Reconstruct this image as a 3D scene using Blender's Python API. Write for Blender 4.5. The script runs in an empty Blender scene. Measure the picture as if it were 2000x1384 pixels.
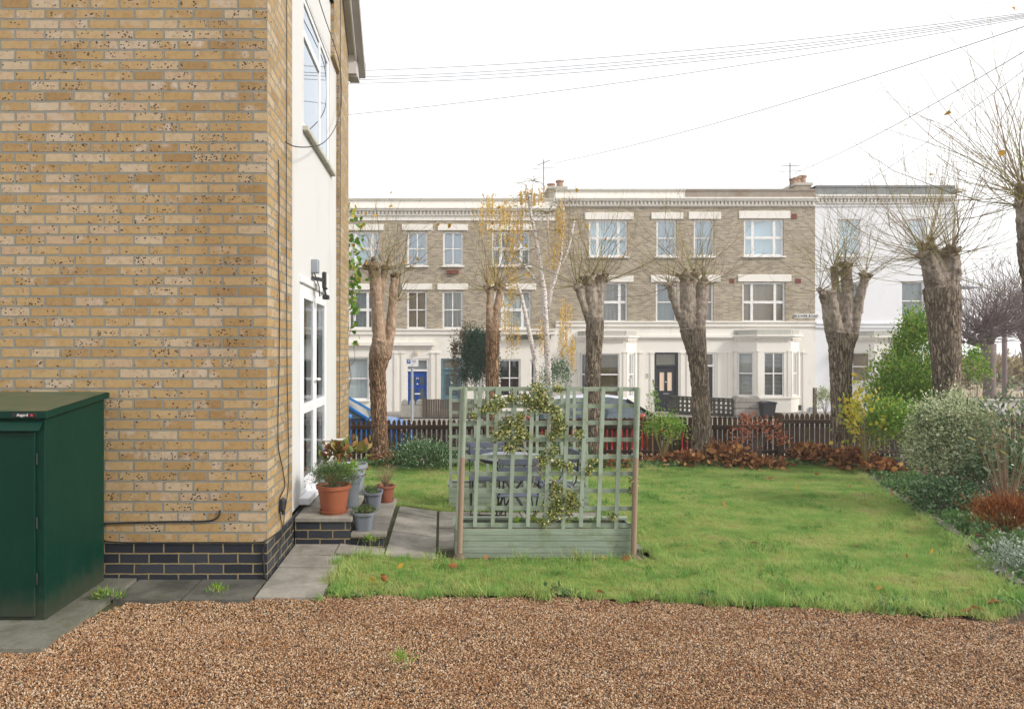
import bpy, bmesh, math, random
import numpy as np
from mathutils import Vector, Matrix, noise as mnoise
R = math.radians
random.seed(7); rng = np.random.default_rng(7)
S = bpy.context.scene
COL = S.collection

# ---------------------------------------------------------------- camera, sky, sun, exposure
F = 1333.0; CX, CY, CZ = 862.0, 688.0, 1.7            # focal length in photo pixels, vanishing point, eye height
cam = bpy.data.cameras.new('camera'); camo = bpy.data.objects.new('camera', cam); COL.objects.link(camo)
camo.location = (0, 0, CZ); camo.rotation_euler = (R(90), 0, 0)
cam.sensor_width = 36; cam.lens = 36 * F / 2000; cam.shift_x = (1000 - CX) / 2000; cam.shift_y = -(692 - CY) / 2000
cam.clip_end = 500; cam.clip_start = 0.05
S.camera = camo
SUN_EL, SUN_AZ = R(30), R(112)                        # azimuth clockwise from +Y (north)
w = bpy.data.worlds.new('World'); S.world = w; w.use_nodes = True
nt = w.node_tree; nt.nodes.clear()
sky = nt.nodes.new('ShaderNodeTexSky'); sky.sky_type = 'NISHITA'; sky.sun_disc = False
sky.sun_elevation = SUN_EL; sky.sun_rotation = SUN_AZ; sky.dust_density = 3.0; sky.air_density = 1.0
tc = nt.nodes.new('ShaderNodeTexCoord'); nz = nt.nodes.new('ShaderNodeTexNoise'); nz.inputs['Scale'].default_value = 1.6; nz.inputs['Detail'].default_value = 5
mp = nt.nodes.new('ShaderNodeMapping'); mp.inputs['Scale'].default_value = (1, 1, 3)
rp = nt.nodes.new('ShaderNodeValToRGB'); rp.color_ramp.elements[0].position = .25; rp.color_ramp.elements[0].color = (8.2, 8.3, 8.5, 1)
rp.color_ramp.elements[1].position = .8; rp.color_ramp.elements[1].color = (9.9, 9.7, 9.5, 1)
mx = nt.nodes.new('ShaderNodeMix'); mx.data_type = 'RGBA'; mx.inputs[0].default_value = .8
bg = nt.nodes.new('ShaderNodeBackground'); bg.inputs['Strength'].default_value = .115
wo = nt.nodes.new('ShaderNodeOutputWorld')
L = nt.links.new
L(tc.outputs['Generated'], mp.inputs[0]); L(mp.outputs[0], nz.inputs['Vector']); L(nz.outputs[0], rp.inputs[0])
L(sky.outputs[0], mx.inputs[6]); L(rp.outputs[0], mx.inputs[7]); L(mx.outputs[2], bg.inputs[0]); L(bg.outputs[0], wo.inputs[0])
sl = bpy.data.lights.new('sun', 'SUN'); so = bpy.data.objects.new('sun', sl); COL.objects.link(so)
sl.energy = 2.3; sl.angle = R(9); sl.color = (1, .955, .89)
sd = Vector((math.sin(SUN_AZ) * math.cos(SUN_EL), math.cos(SUN_AZ) * math.cos(SUN_EL), math.sin(SUN_EL)))
so.rotation_euler = sd.to_track_quat('Z', 'Y').to_euler(); so.location = (30, -10, 30)
S.view_settings.view_transform = 'Standard'; S.view_settings.look = 'None'; S.view_settings.gamma = 1
S.view_settings.exposure = 0.52
S.cycles.max_bounces = 6; S.cycles.transparent_max_bounces = 12

def W(px, py, Y):                                     # a point of the place measured in the photo, at distance Y
    return Vector(((px - CX) / F * Y, Y, CZ - (py - CY) / F * Y))
GP = [(-30, .0), (5.1, 0), (6, -.09), (8.3, -.19), (13.8, -.45), (14.4, -.52), (30, -.95), (120, -1.2)]
def prof(Y):
    return float(np.interp(Y, [g[0] for g in GP], [g[1] for g in GP]))
def G(X, Y):
    if Y > 8.3: return prof(Y)
    t = min(1, max(0, (X + .9) / .9)); t = max(t, min(1, max(0, (Y - 7.5) / .8)))
    return prof(Y) * t

# ---------------------------------------------------------------- node helpers
class NT:
    def __init__(s, name):
        s.m = bpy.data.materials.new(name); s.m.use_nodes = True; s.t = s.m.node_tree; s.t.nodes.clear()
        s.out = s.n('OutputMaterial'); s.b = s.n('BsdfPrincipled'); s.l(s.b.outputs[0], s.out.inputs[0])
    def n(s, k, **kw):
        x = s.t.nodes.new('ShaderNode' + k)
        for a, v in kw.items(): setattr(x, a, v)
        return x
    def l(s, a, b): s.t.links.new(a, b)
    def put(s, sock, v):
        if hasattr(v, 'is_linked') or isinstance(v, bpy.types.NodeSocket): s.l(v, sock)
        elif v is not None: sock.default_value = v
    def math(s, op, a, b=None, c=None, clamp=False):
        x = s.n('Math', operation=op, use_clamp=clamp); s.put(x.inputs[0], a)
        if b is not None: s.put(x.inputs[1], b)
        if c is not None: s.put(x.inputs[2], c)
        return x.outputs[0]
    def mix(s, f, a, b, mode='MIX'):
        x = s.n('Mix', data_type='RGBA', blend_type=mode); s.put(x.inputs[0], f)
        s.put(x.inputs[6], a if not isinstance(a, tuple) else (*a[:3], 1)); s.put(x.inputs[7], b if not isinstance(b, tuple) else (*b[:3], 1))
        return x.outputs[2]
    def ramp(s, f, stops, interp='LINEAR'):
        x = s.n('ValToRGB'); cr = x.color_ramp; cr.interpolation = interp
        while len(cr.elements) < len(stops): cr.elements.new(.5)
        for e, (p, c) in zip(cr.elements, stops):
            e.position = p; e.color = (*c[:3], 1) if isinstance(c, (tuple, list)) else (c, c, c, 1)
        s.put(x.inputs[0], f); return x.outputs[0]
    def noise(s, scale, detail=3, vec=None, rough=.55, dist=0):
        x = s.n('TexNoise'); x.inputs['Scale'].default_value = scale; x.inputs['Detail'].default_value = detail
        x.inputs['Roughness'].default_value = rough; x.inputs['Distortion'].default_value = dist
        s.l(vec if vec is not None else s.pos(), x.inputs['Vector']); return x.outputs[0]
    def pos(s):
        if not hasattr(s, '_p'): s._p = s.n('NewGeometry')
        return s._p.outputs['Position']
    def geo(s): s.pos(); return s._p
    def vmul(s, v, k):
        x = s.n('VectorMath', operation='MULTIPLY'); s.l(v, x.inputs[0]); x.inputs[1].default_value = k; return x.outputs[0]
    def vadd(s, v, k):
        x = s.n('VectorMath', operation='ADD'); s.l(v, x.inputs[0]); s.put(x.inputs[1], k); return x.outputs[0]
    def bump(s, h, strength=.5, dist=.01):
        x = s.n('Bump'); x.inputs['Strength'].default_value = strength; x.inputs['Distance'].default_value = dist
        s.l(h, x.inputs['Height']); s.l(x.outputs[0], s.b.inputs['Normal'])
    def fin(s, col, rough=.8, spec=.4, metal=0):
        s.put(s.b.inputs['Base Color'], col if not isinstance(col, tuple) else (*col[:3], 1)); s.put(s.b.inputs['Roughness'], rough)
        s.b.inputs['Specular IOR Level'].default_value = spec; s.b.inputs['Metallic'].default_value = metal
        return s.m

def smooth(n, x, a, b):
    r = n.n('MapRange', interpolation_type='SMOOTHSTEP'); n.put(r.inputs[0], x); r.inputs[1].default_value = a; r.inputs[2].default_value = b
    return r.outputs[0]

def M_plain(name, c1, c2=None, scale=6, rough=.6, bump=0, bscale=60, spec=.4, metal=0, detail=4, stretch=None):
    n = NT(name); c2 = c2 or tuple(x * .8 for x in c1)
    v = n.vmul(n.pos(), stretch) if stretch else None
    f = n.ramp(n.noise(scale, detail, v), [(.32, 0.0), (.68, 1.0)])
    col = n.mix(f, c1, c2)
    if bump: n.bump(n.noise(bscale, 4, v), bump, .01)
    return n.fin(col, rough, spec, metal)

def M_brick(name, stops, mortar, bw=.2214, bh=.0765, z0=.28, x0=-1.298, y0=5.09, mj=.0055, speck=0, pale=None, bumpd=.006, streak=None, rough=.85):
    n = NT(name); g = n.geo(); sx = n.n('SeparateXYZ'); n.l(n.pos(), sx.inputs[0]); sn = n.n('SeparateXYZ'); n.l(g.outputs['Normal'], sn.inputs[0])
    side = n.math('GREATER_THAN', n.math('ABSOLUTE', sn.outputs[0]), .6)
    ux = n.math('DIVIDE', n.math('SUBTRACT', sx.outputs[0], x0), bw); uy = n.math('DIVIDE', n.math('SUBTRACT', sx.outputs[1], y0 - bw / 2), bw)
    wob = n.math('MULTIPLY', n.math('SUBTRACT', n.noise(7, 2), .5), .12)
    v = n.math('ADD', n.math('DIVIDE', n.math('SUBTRACT', sx.outputs[2], z0), bh), wob)
    mixf = n.n('Mix', data_type='FLOAT'); n.l(side, mixf.inputs[0]); n.l(ux, mixf.inputs[2]); n.l(uy, mixf.inputs[3])
    row = n.math('FLOOR', v); fv = n.math('SUBTRACT', v, row)
    jr = n.n('TexWhiteNoise', noise_dimensions='1D'); n.l(row, jr.inputs['W'])
    u = n.math('ADD', n.math('ADD', mixf.outputs[0], n.math('MULTIPLY', n.math('FLOORED_MODULO', row, 2.0), .5)), n.math('MULTIPLY', n.math('SUBTRACT', jr.outputs[0], .5), .05))
    u = n.math('ADD', u, n.math('MULTIPLY', n.math('SUBTRACT', n.noise(9, 2, n.vadd(n.pos(), (3.3, 1.1, 7.7))), .5), .06))
    cell = n.math('FLOOR', u); fu = n.math('SUBTRACT', u, cell)
    cv = n.n('CombineXYZ'); n.l(cell, cv.inputs[0]); n.l(row, cv.inputs[1]); n.l(side, cv.inputs[2])
    wn = n.n('TexWhiteNoise'); n.l(cv.outputs[0], wn.inputs['Vector'])
    rs = n.n('SeparateColor'); n.l(wn.outputs['Color'], rs.inputs[0])
    du = n.math('MULTIPLY', n.math('MINIMUM', fu, n.math('SUBTRACT', 1.0, fu)), bw); dv = n.math('MULTIPLY', n.math('MINIMUM', fv, n.math('SUBTRACT', 1.0, fv)), bh)
    d = n.math('ADD', n.math('MINIMUM', du, dv), n.math('MULTIPLY', n.math('SUBTRACT', n.noise(45, 3), .5), .006))
    mask = smooth(n, d, mj - .001, mj + .0012)
    col = n.ramp(rs.outputs[0], stops)
    fine = n.noise(120, 4)
    lowv = n.vadd(n.pos(), cv.outputs[0])
    low = n.noise(8, 4, lowv)
    if pale: col = n.mix(n.math('MULTIPLY', smooth(n, low, .5, .68), rs.outputs[1]), col, pale)
    col = n.mix(n.math('MULTIPLY', n.math('SUBTRACT', 1.0, fine), .28), col, n.mix(1.0, col, (.5, .42, .34), 'MULTIPLY'))
    if speck:
        vo = n.n('TexVoronoi'); vo.inputs['Scale'].default_value = 66; n.l(n.vadd(n.vmul(n.pos(), (1, 1, 1.25)), n.vmul(n.n('TexNoise').outputs['Color'], (.0, .0, .0))), vo.inputs['Vector'])
        vs = n.n('SeparateColor'); n.l(vo.outputs['Color'], vs.inputs[0])
        dens = n.math('MULTIPLY', n.math('POWER', rs.outputs[2], 1.6), speck)
        dens = n.math('MULTIPLY', dens, smooth(n, low, .38, .6))
        on = n.math('LESS_THAN', vs.outputs[0], dens)
        size = n.math('MULTIPLY', n.math('POWER', vs.outputs[1], 2.2), .55)
        dd = n.math('ADD', vo.outputs['Distance'], n.math('MULTIPLY', n.math('SUBTRACT', n.noise(150, 3), .5), 1.1))
        sp = n.math('MULTIPLY', on, smooth(n, n.math('SUBTRACT', n.math('ADD', size, .1), dd), 0, .08))
        vo2 = n.n('TexVoronoi'); vo2.inputs['Scale'].default_value = 160; n.l(n.pos(), vo2.inputs['Vector'])
        v2 = n.n('SeparateColor'); n.l(vo2.outputs['Color'], v2.inputs[0])
        sp2 = n.math('MULTIPLY', n.math('LESS_THAN', v2.outputs[0], n.math('MULTIPLY', dens, .5)), n.math('LESS_THAN', vo2.outputs['Distance'], .3))
        col = n.mix(n.math('MAXIMUM', sp, n.math('MULTIPLY', sp2, .8)), col, (.05, .037, .03))
    if speck: col = n.mix(n.math('MULTIPLY', smooth(n, n.noise(26, 6, lowv, .7), .46, .66), .5), col, n.mix(1.0, col, (.70, .60, .50), 'MULTIPLY'))
    mcol = n.mix(n.noise(20, 4), mortar, tuple(x * .62 for x in mortar))
    col = n.mix(mask, mcol, col)
    if streak: col = n.mix(n.math('MULTIPLY', smooth(n, n.noise(1.1, 5, n.vmul(n.pos(), (1, 1, .35))), .5, .75), streak[1]), col, n.mix(1.0, col, streak[0], 'MULTIPLY'))
    h = n.math('ADD', n.math('MULTIPLY', mask, 1.0), n.math('MULTIPLY', fine, .25)); n.bump(h, .9, bumpd)
    return n.fin(col, rough, .25)

def M_leaf(name, stops, rough=.5, trans=.35, spec=.35):
    n = NT(name); g = n.geo()
    col = n.ramp(g.outputs['Random Per Island'], stops)
    n.fin(col, rough, spec); t = n.n('BsdfTranslucent'); n.l(col, t.inputs[0]); ms = n.n('MixShader'); ms.inputs[0].default_value = trans
    n.l(n.b.outputs[0], ms.inputs[1]); n.l(t.outputs[0], ms.inputs[2]); n.l(ms.outputs[0], n.out.inputs[0])
    return n.m

def M_wood(name, c1, c2, moss=None, mossamt=.5, axis='z', rough=.75):
    n = NT(name); k = {'z': (1, 1, .08), 'x': (.08, 1, 1), 'y': (1, .08, 1)}[axis]
    g = n.noise(70, 5, n.vmul(n.pos(), k), .6)
    col = n.mix(n.ramp(g, [(.3, 0.0), (.7, 1.0)]), c1, c2)
    col = n.mix(n.math('MULTIPLY', n.geo().outputs['Random Per Island'], .45), col, tuple(x * .6 for x in c1))
    if moss: col = n.mix(n.math('MULTIPLY', smooth(n, n.noise(5, 5, None, .7), .5, .68), mossamt), col, moss)
    n.bump(g, .5, .004); return n.fin(col, rough, .25)

def M_glass(name, tint=(.02, .025, .03), refl=.35, ior=1.5, rough=.02):
    n = NT(name); tr = n.n('BsdfTransparent'); gl = n.n('BsdfGlossy'); gl.inputs['Roughness'].default_value = rough
    fr = n.n('Fresnel'); fr.inputs[0].default_value = ior; ms = n.n('MixShader')
    f = n.math('ADD', fr.outputs[0], refl, clamp=True); n.l(f, ms.inputs[0]); tr.inputs[0].default_value = (.82, .87, .88, 1)
    gl.inputs[0].default_value = (.9, .95, 1, 1)
    n.l(tr.outputs[0], ms.inputs[1]); n.l(gl.outputs[0], ms.inputs[2]); n.l(ms.outputs[0], n.out.inputs[0]); return n.m

m = {}
m['stock'] = M_brick('buff_stock_brick', [(0, (.32, .205, .09)), (.2, (.39, .26, .118)), (.4, (.44, .305, .148)), (.6, (.405, .272, .12)), (.75, (.46, .335, .18)), (.9, (.49, .39, .27)), (1, (.45, .32, .20))],
                     (.28, .275, .23), speck=1.0, pale=(.50, .42, .34), mj=.0082, streak=((.80, .76, .70), .75))
m['blue'] = M_brick('blue_engineering_brick', [(0, (.022, .026, .035)), (.5, (.032, .037, .048)), (1, (.046, .051, .064))], (.33, .26, .14), mj=.0052, rough=.4)
m['terr'] = M_brick('weathered_london_brick', [(0, (.25, .205, .15)), (.3, (.33, .275, .20)), (.6, (.39, .33, .24)), (.85, (.46, .395, .29)), (1, (.49, .40, .27))], (.50, .46, .39), z0=0, x0=0, y0=0, mj=.009, streak=((.72, .70, .68), .5))
def M_render(name, c, dirt=(.30, .28, .25), amt=.5, sc=2.2, rough=.8):
    n = NT(name); st = n.noise(sc, 6, n.vmul(n.pos(), (1.3, 1.3, .45)), .62)
    col = n.mix(n.math('MULTIPLY', smooth(n, st, .52, .8), amt), c, dirt); f = n.noise(60, 4)
    col = n.mix(n.math('MULTIPLY', n.noise(.8, 3), .25), col, tuple(x * .86 for x in c))
    n.bump(f, .25, .004); return n.fin(col, rough, .3)
m['render'] = M_render('white_render', (.58, .58, .57), (.46, .43, .39), .6)
m['stucco'] = M_render('cream_stucco', (.79, .755, .69), (.46, .42, .35), .5)
m['stucco_white'] = M_render('white_painted_brick', (.76, .765, .785), (.5, .51, .52), .3)
m['stained'] = M_render('stained_stucco', (.42, .41, .37), (.06, .06, .05), 1.0, 5)
m['stonegrey'] = M_render('weathered_stone', (.46, .44, .38), (.2, .19, .16), .8, 5)
m['pierstone'] = M_render('stained_concrete_block', (.30, .28, .25), (.07, .065, .055), .9, 6)
m['lead'] = M_plain('grey_lead', (.13, .145, .15), (.2, .21, .21), 3, .6)
m['copingbrown'] = M_plain('brown_coping', (.22, .16, .12), (.3, .27, .22), 2, .85, .3)
m['upvc'] = M_plain('white_plastic_frame', (.80, .81, .83), (.72, .73, .75), 3, .35)
m['white'] = M_plain('white_paint', (.80, .79, .77), (.68, .66, .63), 8, .5)
m['black'] = M_plain('black_rubber', (.012, .012, .014), (.025, .025, .027), 30, .55)
m['glass'] = M_glass('window_glass', refl=.06, ior=1.5)
m['glass_up'] = M_glass('sky_reflecting_glass', refl=.22, ior=1.6)
m['glass_near'] = M_glass('double_glazing', refl=.0, ior=1.5)
m['glass_top'] = M_glass('upper_double_glazing', refl=.3, ior=1.7)
def M_curtain(name, c, k=26, dark=.6):
    n = NT(name); f = n.noise(k, 2, n.vmul(n.pos(), (1, 1, .03))); return n.fin(n.mix(n.ramp(f, [(.35, 0.0), (.65, 1.0)]), c, tuple(x * dark for x in c)), .9, .1)
m['curt_sky'] = M_curtain('sky_tinted_backing', (.55, .74, .82), 6, .88)  # sky reflection in the panes, painted as a pale blue backing
m['curt_cream'] = M_curtain('cream_curtain', (.82, .76, .66))
m['curt_tan'] = M_curtain('tan_blind', (.80, .62, .45), 8, .88)
m['curt_grey'] = M_curtain('grey_net_curtain', (.74, .76, .76), 30, .78)
m['dark'] = M_plain('dark_room', (.05, .05, .04), (.13, .11, .07), 2.5, .9)
m['amber'] = M_plain('amber_lobby_and_glow', (.42, .33, .16), (.32, .24, .11), 1, .9)  # lobby walls; in the bays a warm window reflection painted as amber
m['shed'] = M_plain('green_painted_steel', (.0006, .030, .017), (.001, .022, .013), 2.5, .55, .05, 300, .12)
n = NT('green_painted_steel'); st = n.noise(11, 6, n.vmul(n.pos(), (1, 1, .12)), .7); bl = n.noise(2.2, 5)
col = n.mix(n.math('MULTIPLY', smooth(n, st, .5, .75), .5), n.mix(bl, (.0006, .036, .021), (.001, .022, .014)), (.012, .036, .022)); sz_ = n.n('SeparateXYZ'); n.l(n.pos(), sz_.inputs[0])
dt = n.math('MULTIPLY', smooth(n, n.math('ADD', n.math('MULTIPLY', sz_.outputs[2], -1.0), n.math('MULTIPLY', n.noise(14, 5), .25)), -.12, .1), .5); col = n.mix(dt, col, (.07, .06, .04))
col = n.mix(n.math('GREATER_THAN', n.noise(75, 2), .77), col, (.05, .11, .08)); n.bump(n.noise(5, 3), .15, .02); m['shed'] = n.fin(col, n.math('ADD', n.math('MULTIPLY', st, .3), .32), .18)
m['shedroof'] = M_plain('dirty_green_roof_steel', (.035, .075, .035), (.10, .095, .055), 6, .5, .0, stretch=(1, 2.5, 1))
def M_slab(name, c1, c2, moss=.5, rough=.85):
    n = NT(name); a = n.noise(3.5, 8, None, .7); col = n.mix(n.ramp(a, [(.38, 0.0), (.62, 1.0)]), c1, c2)
    col = n.mix(n.math('MULTIPLY', n.geo().outputs['Random Per Island'], .35), col, tuple(x * .55 for x in c1))
    col = n.mix(n.math('MULTIPLY', smooth(n, n.noise(7, 7, n.vadd(n.pos(), (5, 5, 5)), .75), .52, .66), moss), col, (.10, .11, .045))
    col = n.mix(n.math('MULTIPLY', n.noise(140, 3), .35), col, (.05, .048, .04)); n.bump(n.noise(70, 6), .6, .008); return n.fin(col, rough, .3)
m['slab'] = M_slab('concrete_paving', (.40, .37, .32), (.22, .205, .17), .35)
m['slabmoss'] = M_slab('mossy_concrete_base', (.24, .235, .19), (.12, .12, .09), .7)
m['slabdark'] = M_slab('damp_concrete_paving', (.17, .165, .14), (.06, .06, .052), .45, .65)
m['terracotta'] = M_plain('terracotta_plastic', (.34, .105, .05), (.27, .085, .042), 5, .5)
m['brownpot'] = M_plain('brown_clay', (.26, .085, .05), (.20, .07, .04), 5, .55)
m['greypot'] = M_plain('grey_plastic_pot', (.15, .17, .20), (.19, .21, .24), 5, .5)
m['galv'] = M_plain('galvanised_grey', (.26, .29, .33), (.33, .36, .39), 7, .45, metal=.2)
m['soil'] = M_plain('garden_soil', (.045, .03, .018), (.09, .062, .036), 9, .95, 1, 50)
m['sage'] = M_wood('sage_green_painted_wood', (.30, .35, .275), (.21, .26, .195), (.12, .15, .035), .45, 'x')
m['sagev'] = M_wood('sage_green_painted_lath', (.35, .41, .325), (.26, .315, .245), (.13, .15, .05), .4, 'z')
m['post'] = M_wood('weathered_round_post', (.36, .265, .19), (.30, .205, .15), None, 0, 'z')
m['picket'] = M_wood('brown_stained_picket', (.085, .042, .024), (.05, .03, .018), (.10, .105, .015), .8, 'z')
m['rail'] = M_wood('brown_stained_rail', (.075, .042, .028), (.035, .024, .02), (.06, .065, .015), .3, 'x')
m['greywood'] = M_wood('grey_weathered_boards', (.20, .155, .115), (.12, .09, .07), (.12, .11, .03), .3, 'z')
m['charcoal'] = M_plain('charcoal_paint', (.02, .021, .024), (.035, .036, .04), 12, .5)
m['slatblue'] = M_plain('slate_blue_painted_slat', (.13, .15, .20), (.10, .12, .16), 12, .5)
m['tarmac'] = M_plain('road_tarmac', (.05, .05, .052), (.075, .074, .072), 8, .9, .4, 120)
m['pave'] = M_plain('pavement_slabs', (.30, .28, .25), (.22, .2, .18), 4, .9, .3)
m['kerb'] = M_plain('granite_kerb', (.34, .33, .31), (.25, .24, .23), 12, .85)
def M_bark(name, c1, c2, c3, k=1., moss=.3):
    n = NT(name); v = n.vmul(n.pos(), (1, 1, .16)); a = n.noise(38 * k, 6, v, .65, .6); b = n.noise(3.2, 4)
    col = n.mix(n.ramp(a, [(.38, 0.0), (.6, 1.0)]), c2, c1); col = n.mix(n.math('MULTIPLY', smooth(n, b, .45, .7), .6), col, c3)
    if moss: col = n.mix(n.math('MULTIPLY', smooth(n, n.noise(6, 5), .58, .72), moss), col, (.10, .105, .03))
    n.bump(a, 1., .03); return n.fin(col, .95, .15)
m['bark'] = M_bark('furrowed_bark', (.25, .20, .155), (.055, .043, .034), (.17, .135, .11))
m['barkwarm'] = M_bark('warm_furrowed_bark', (.30, .20, .13), (.075, .05, .034), (.22, .14, .09))
m['limb'] = M_bark('smooth_grey_limb_bark', (.24, .215, .195), (.15, .13, .115), (.32, .27, .23), .5, .15)
m['birch'] = NT('white_birch_bark'); _n = m['birch']; _f = _n.noise(14, 4, _n.vmul(_n.pos(), (1, 1, 2.8)), .6)
m['birch'] = _n.fin(_n.mix(smooth(_n, _f, .52, .58), (.72, .66, .60), (.10, .075, .065)), .8, .2)
m['shoot'] = M_leaf('olive_brown_shoot', [(0, (.14, .11, .04)), (.3, (.23, .20, .055)), (.6, (.30, .26, .08)), (.8, (.26, .16, .11)), (1, (.36, .24, .18))], .7, 0)
m['darktwig'] = M_leaf('dark_purple_twig', [(0, (.12, .09, .09)), (1, (.24, .18, .17))], .8, 0)
m['bluepaint'] = M_plain('royal_blue_gloss', (.008, .07, .36), (.006, .06, .30), 4, .3)
m['tealpaint'] = M_plain('dusty_teal_gloss', (.12, .22, .26), (.10, .19, .23), 4, .35)
m['slatepaint'] = M_plain('slate_black_gloss', (.022, .026, .036), (.03, .034, .045), 4, .35)
m['carblue'] = M_plain('bright_blue_car_paint', (.015, .19, .55), (.013, .17, .5), 2, .15, spec=.8)
m['carred'] = M_plain('red_car_paint', (.42, .012, .016), (.38, .01, .014), 2, .15, spec=.8)
_n = NT('thin_haze'); _n.t.nodes.remove(_n.b); _v = _n.n('VolumePrincipled'); _v.inputs['Density'].default_value = .0018; _v.inputs['Color'].default_value = (1, .98, .95, 1); _v.inputs['Anisotropy'].default_value = .2; _n.l(_v.outputs[0], _n.out.inputs['Volume']); m['hazevol'] = _n.m
m['carroof'] = M_plain('sky_bright_car_roof', (.55, .57, .62), (.45, .47, .52), 2, .1, spec=1)  # red car's roof, with the sky's reflection painted in as pale grey
m['balus'] = M_plain('dark_mossy_concrete', (.10, .095, .075), (.05, .05, .04), 3, .9, .5, 40)
m['carglass'] = M_plain('tinted_car_glass', (.07, .10, .12), (.05, .075, .09), 1.5, .03, spec=1)
m['chrome'] = M_plain('brushed_steel', (.6, .6, .6), (.5, .5, .5), 8, .25, metal=1)
m['pole'] = M_plain('grey_galvanised_pole', (.38, .39, .42), (.32, .33, .36), 8, .5)
m['bluesign'] = M_plain('blue_sign_paint', (.02, .09, .42), None, 4, .4)
m['redmark'] = M_plain('red_mark', (.6, .03, .03), None, 4, .4)
m['chim'] = M_plain('buff_chimney_clay', (.40, .25, .17), (.3, .18, .12), 6, .85)
m['airbrick'] = M_plain('red_air_brick', (.20, .05, .035), (.12, .03, .02), 40, .85)
m['offwhite'] = M_plain('off_white_soffit', (.62, .61, .60), (.52, .51, .5), 3, .6)
m['gutter'] = M_plain('grey_plastic_gutter', (.36, .34, .33), (.30, .28, .27), 3, .6)
m['roof'] = M_plain('roof_tiles', (.12, .08, .06), (.08, .055, .045), 8, .85, .6, 30)
m['beige'] = M_render('beige_render', (.62, .52, .38), (.4, .33, .25), .5, 1)

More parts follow.
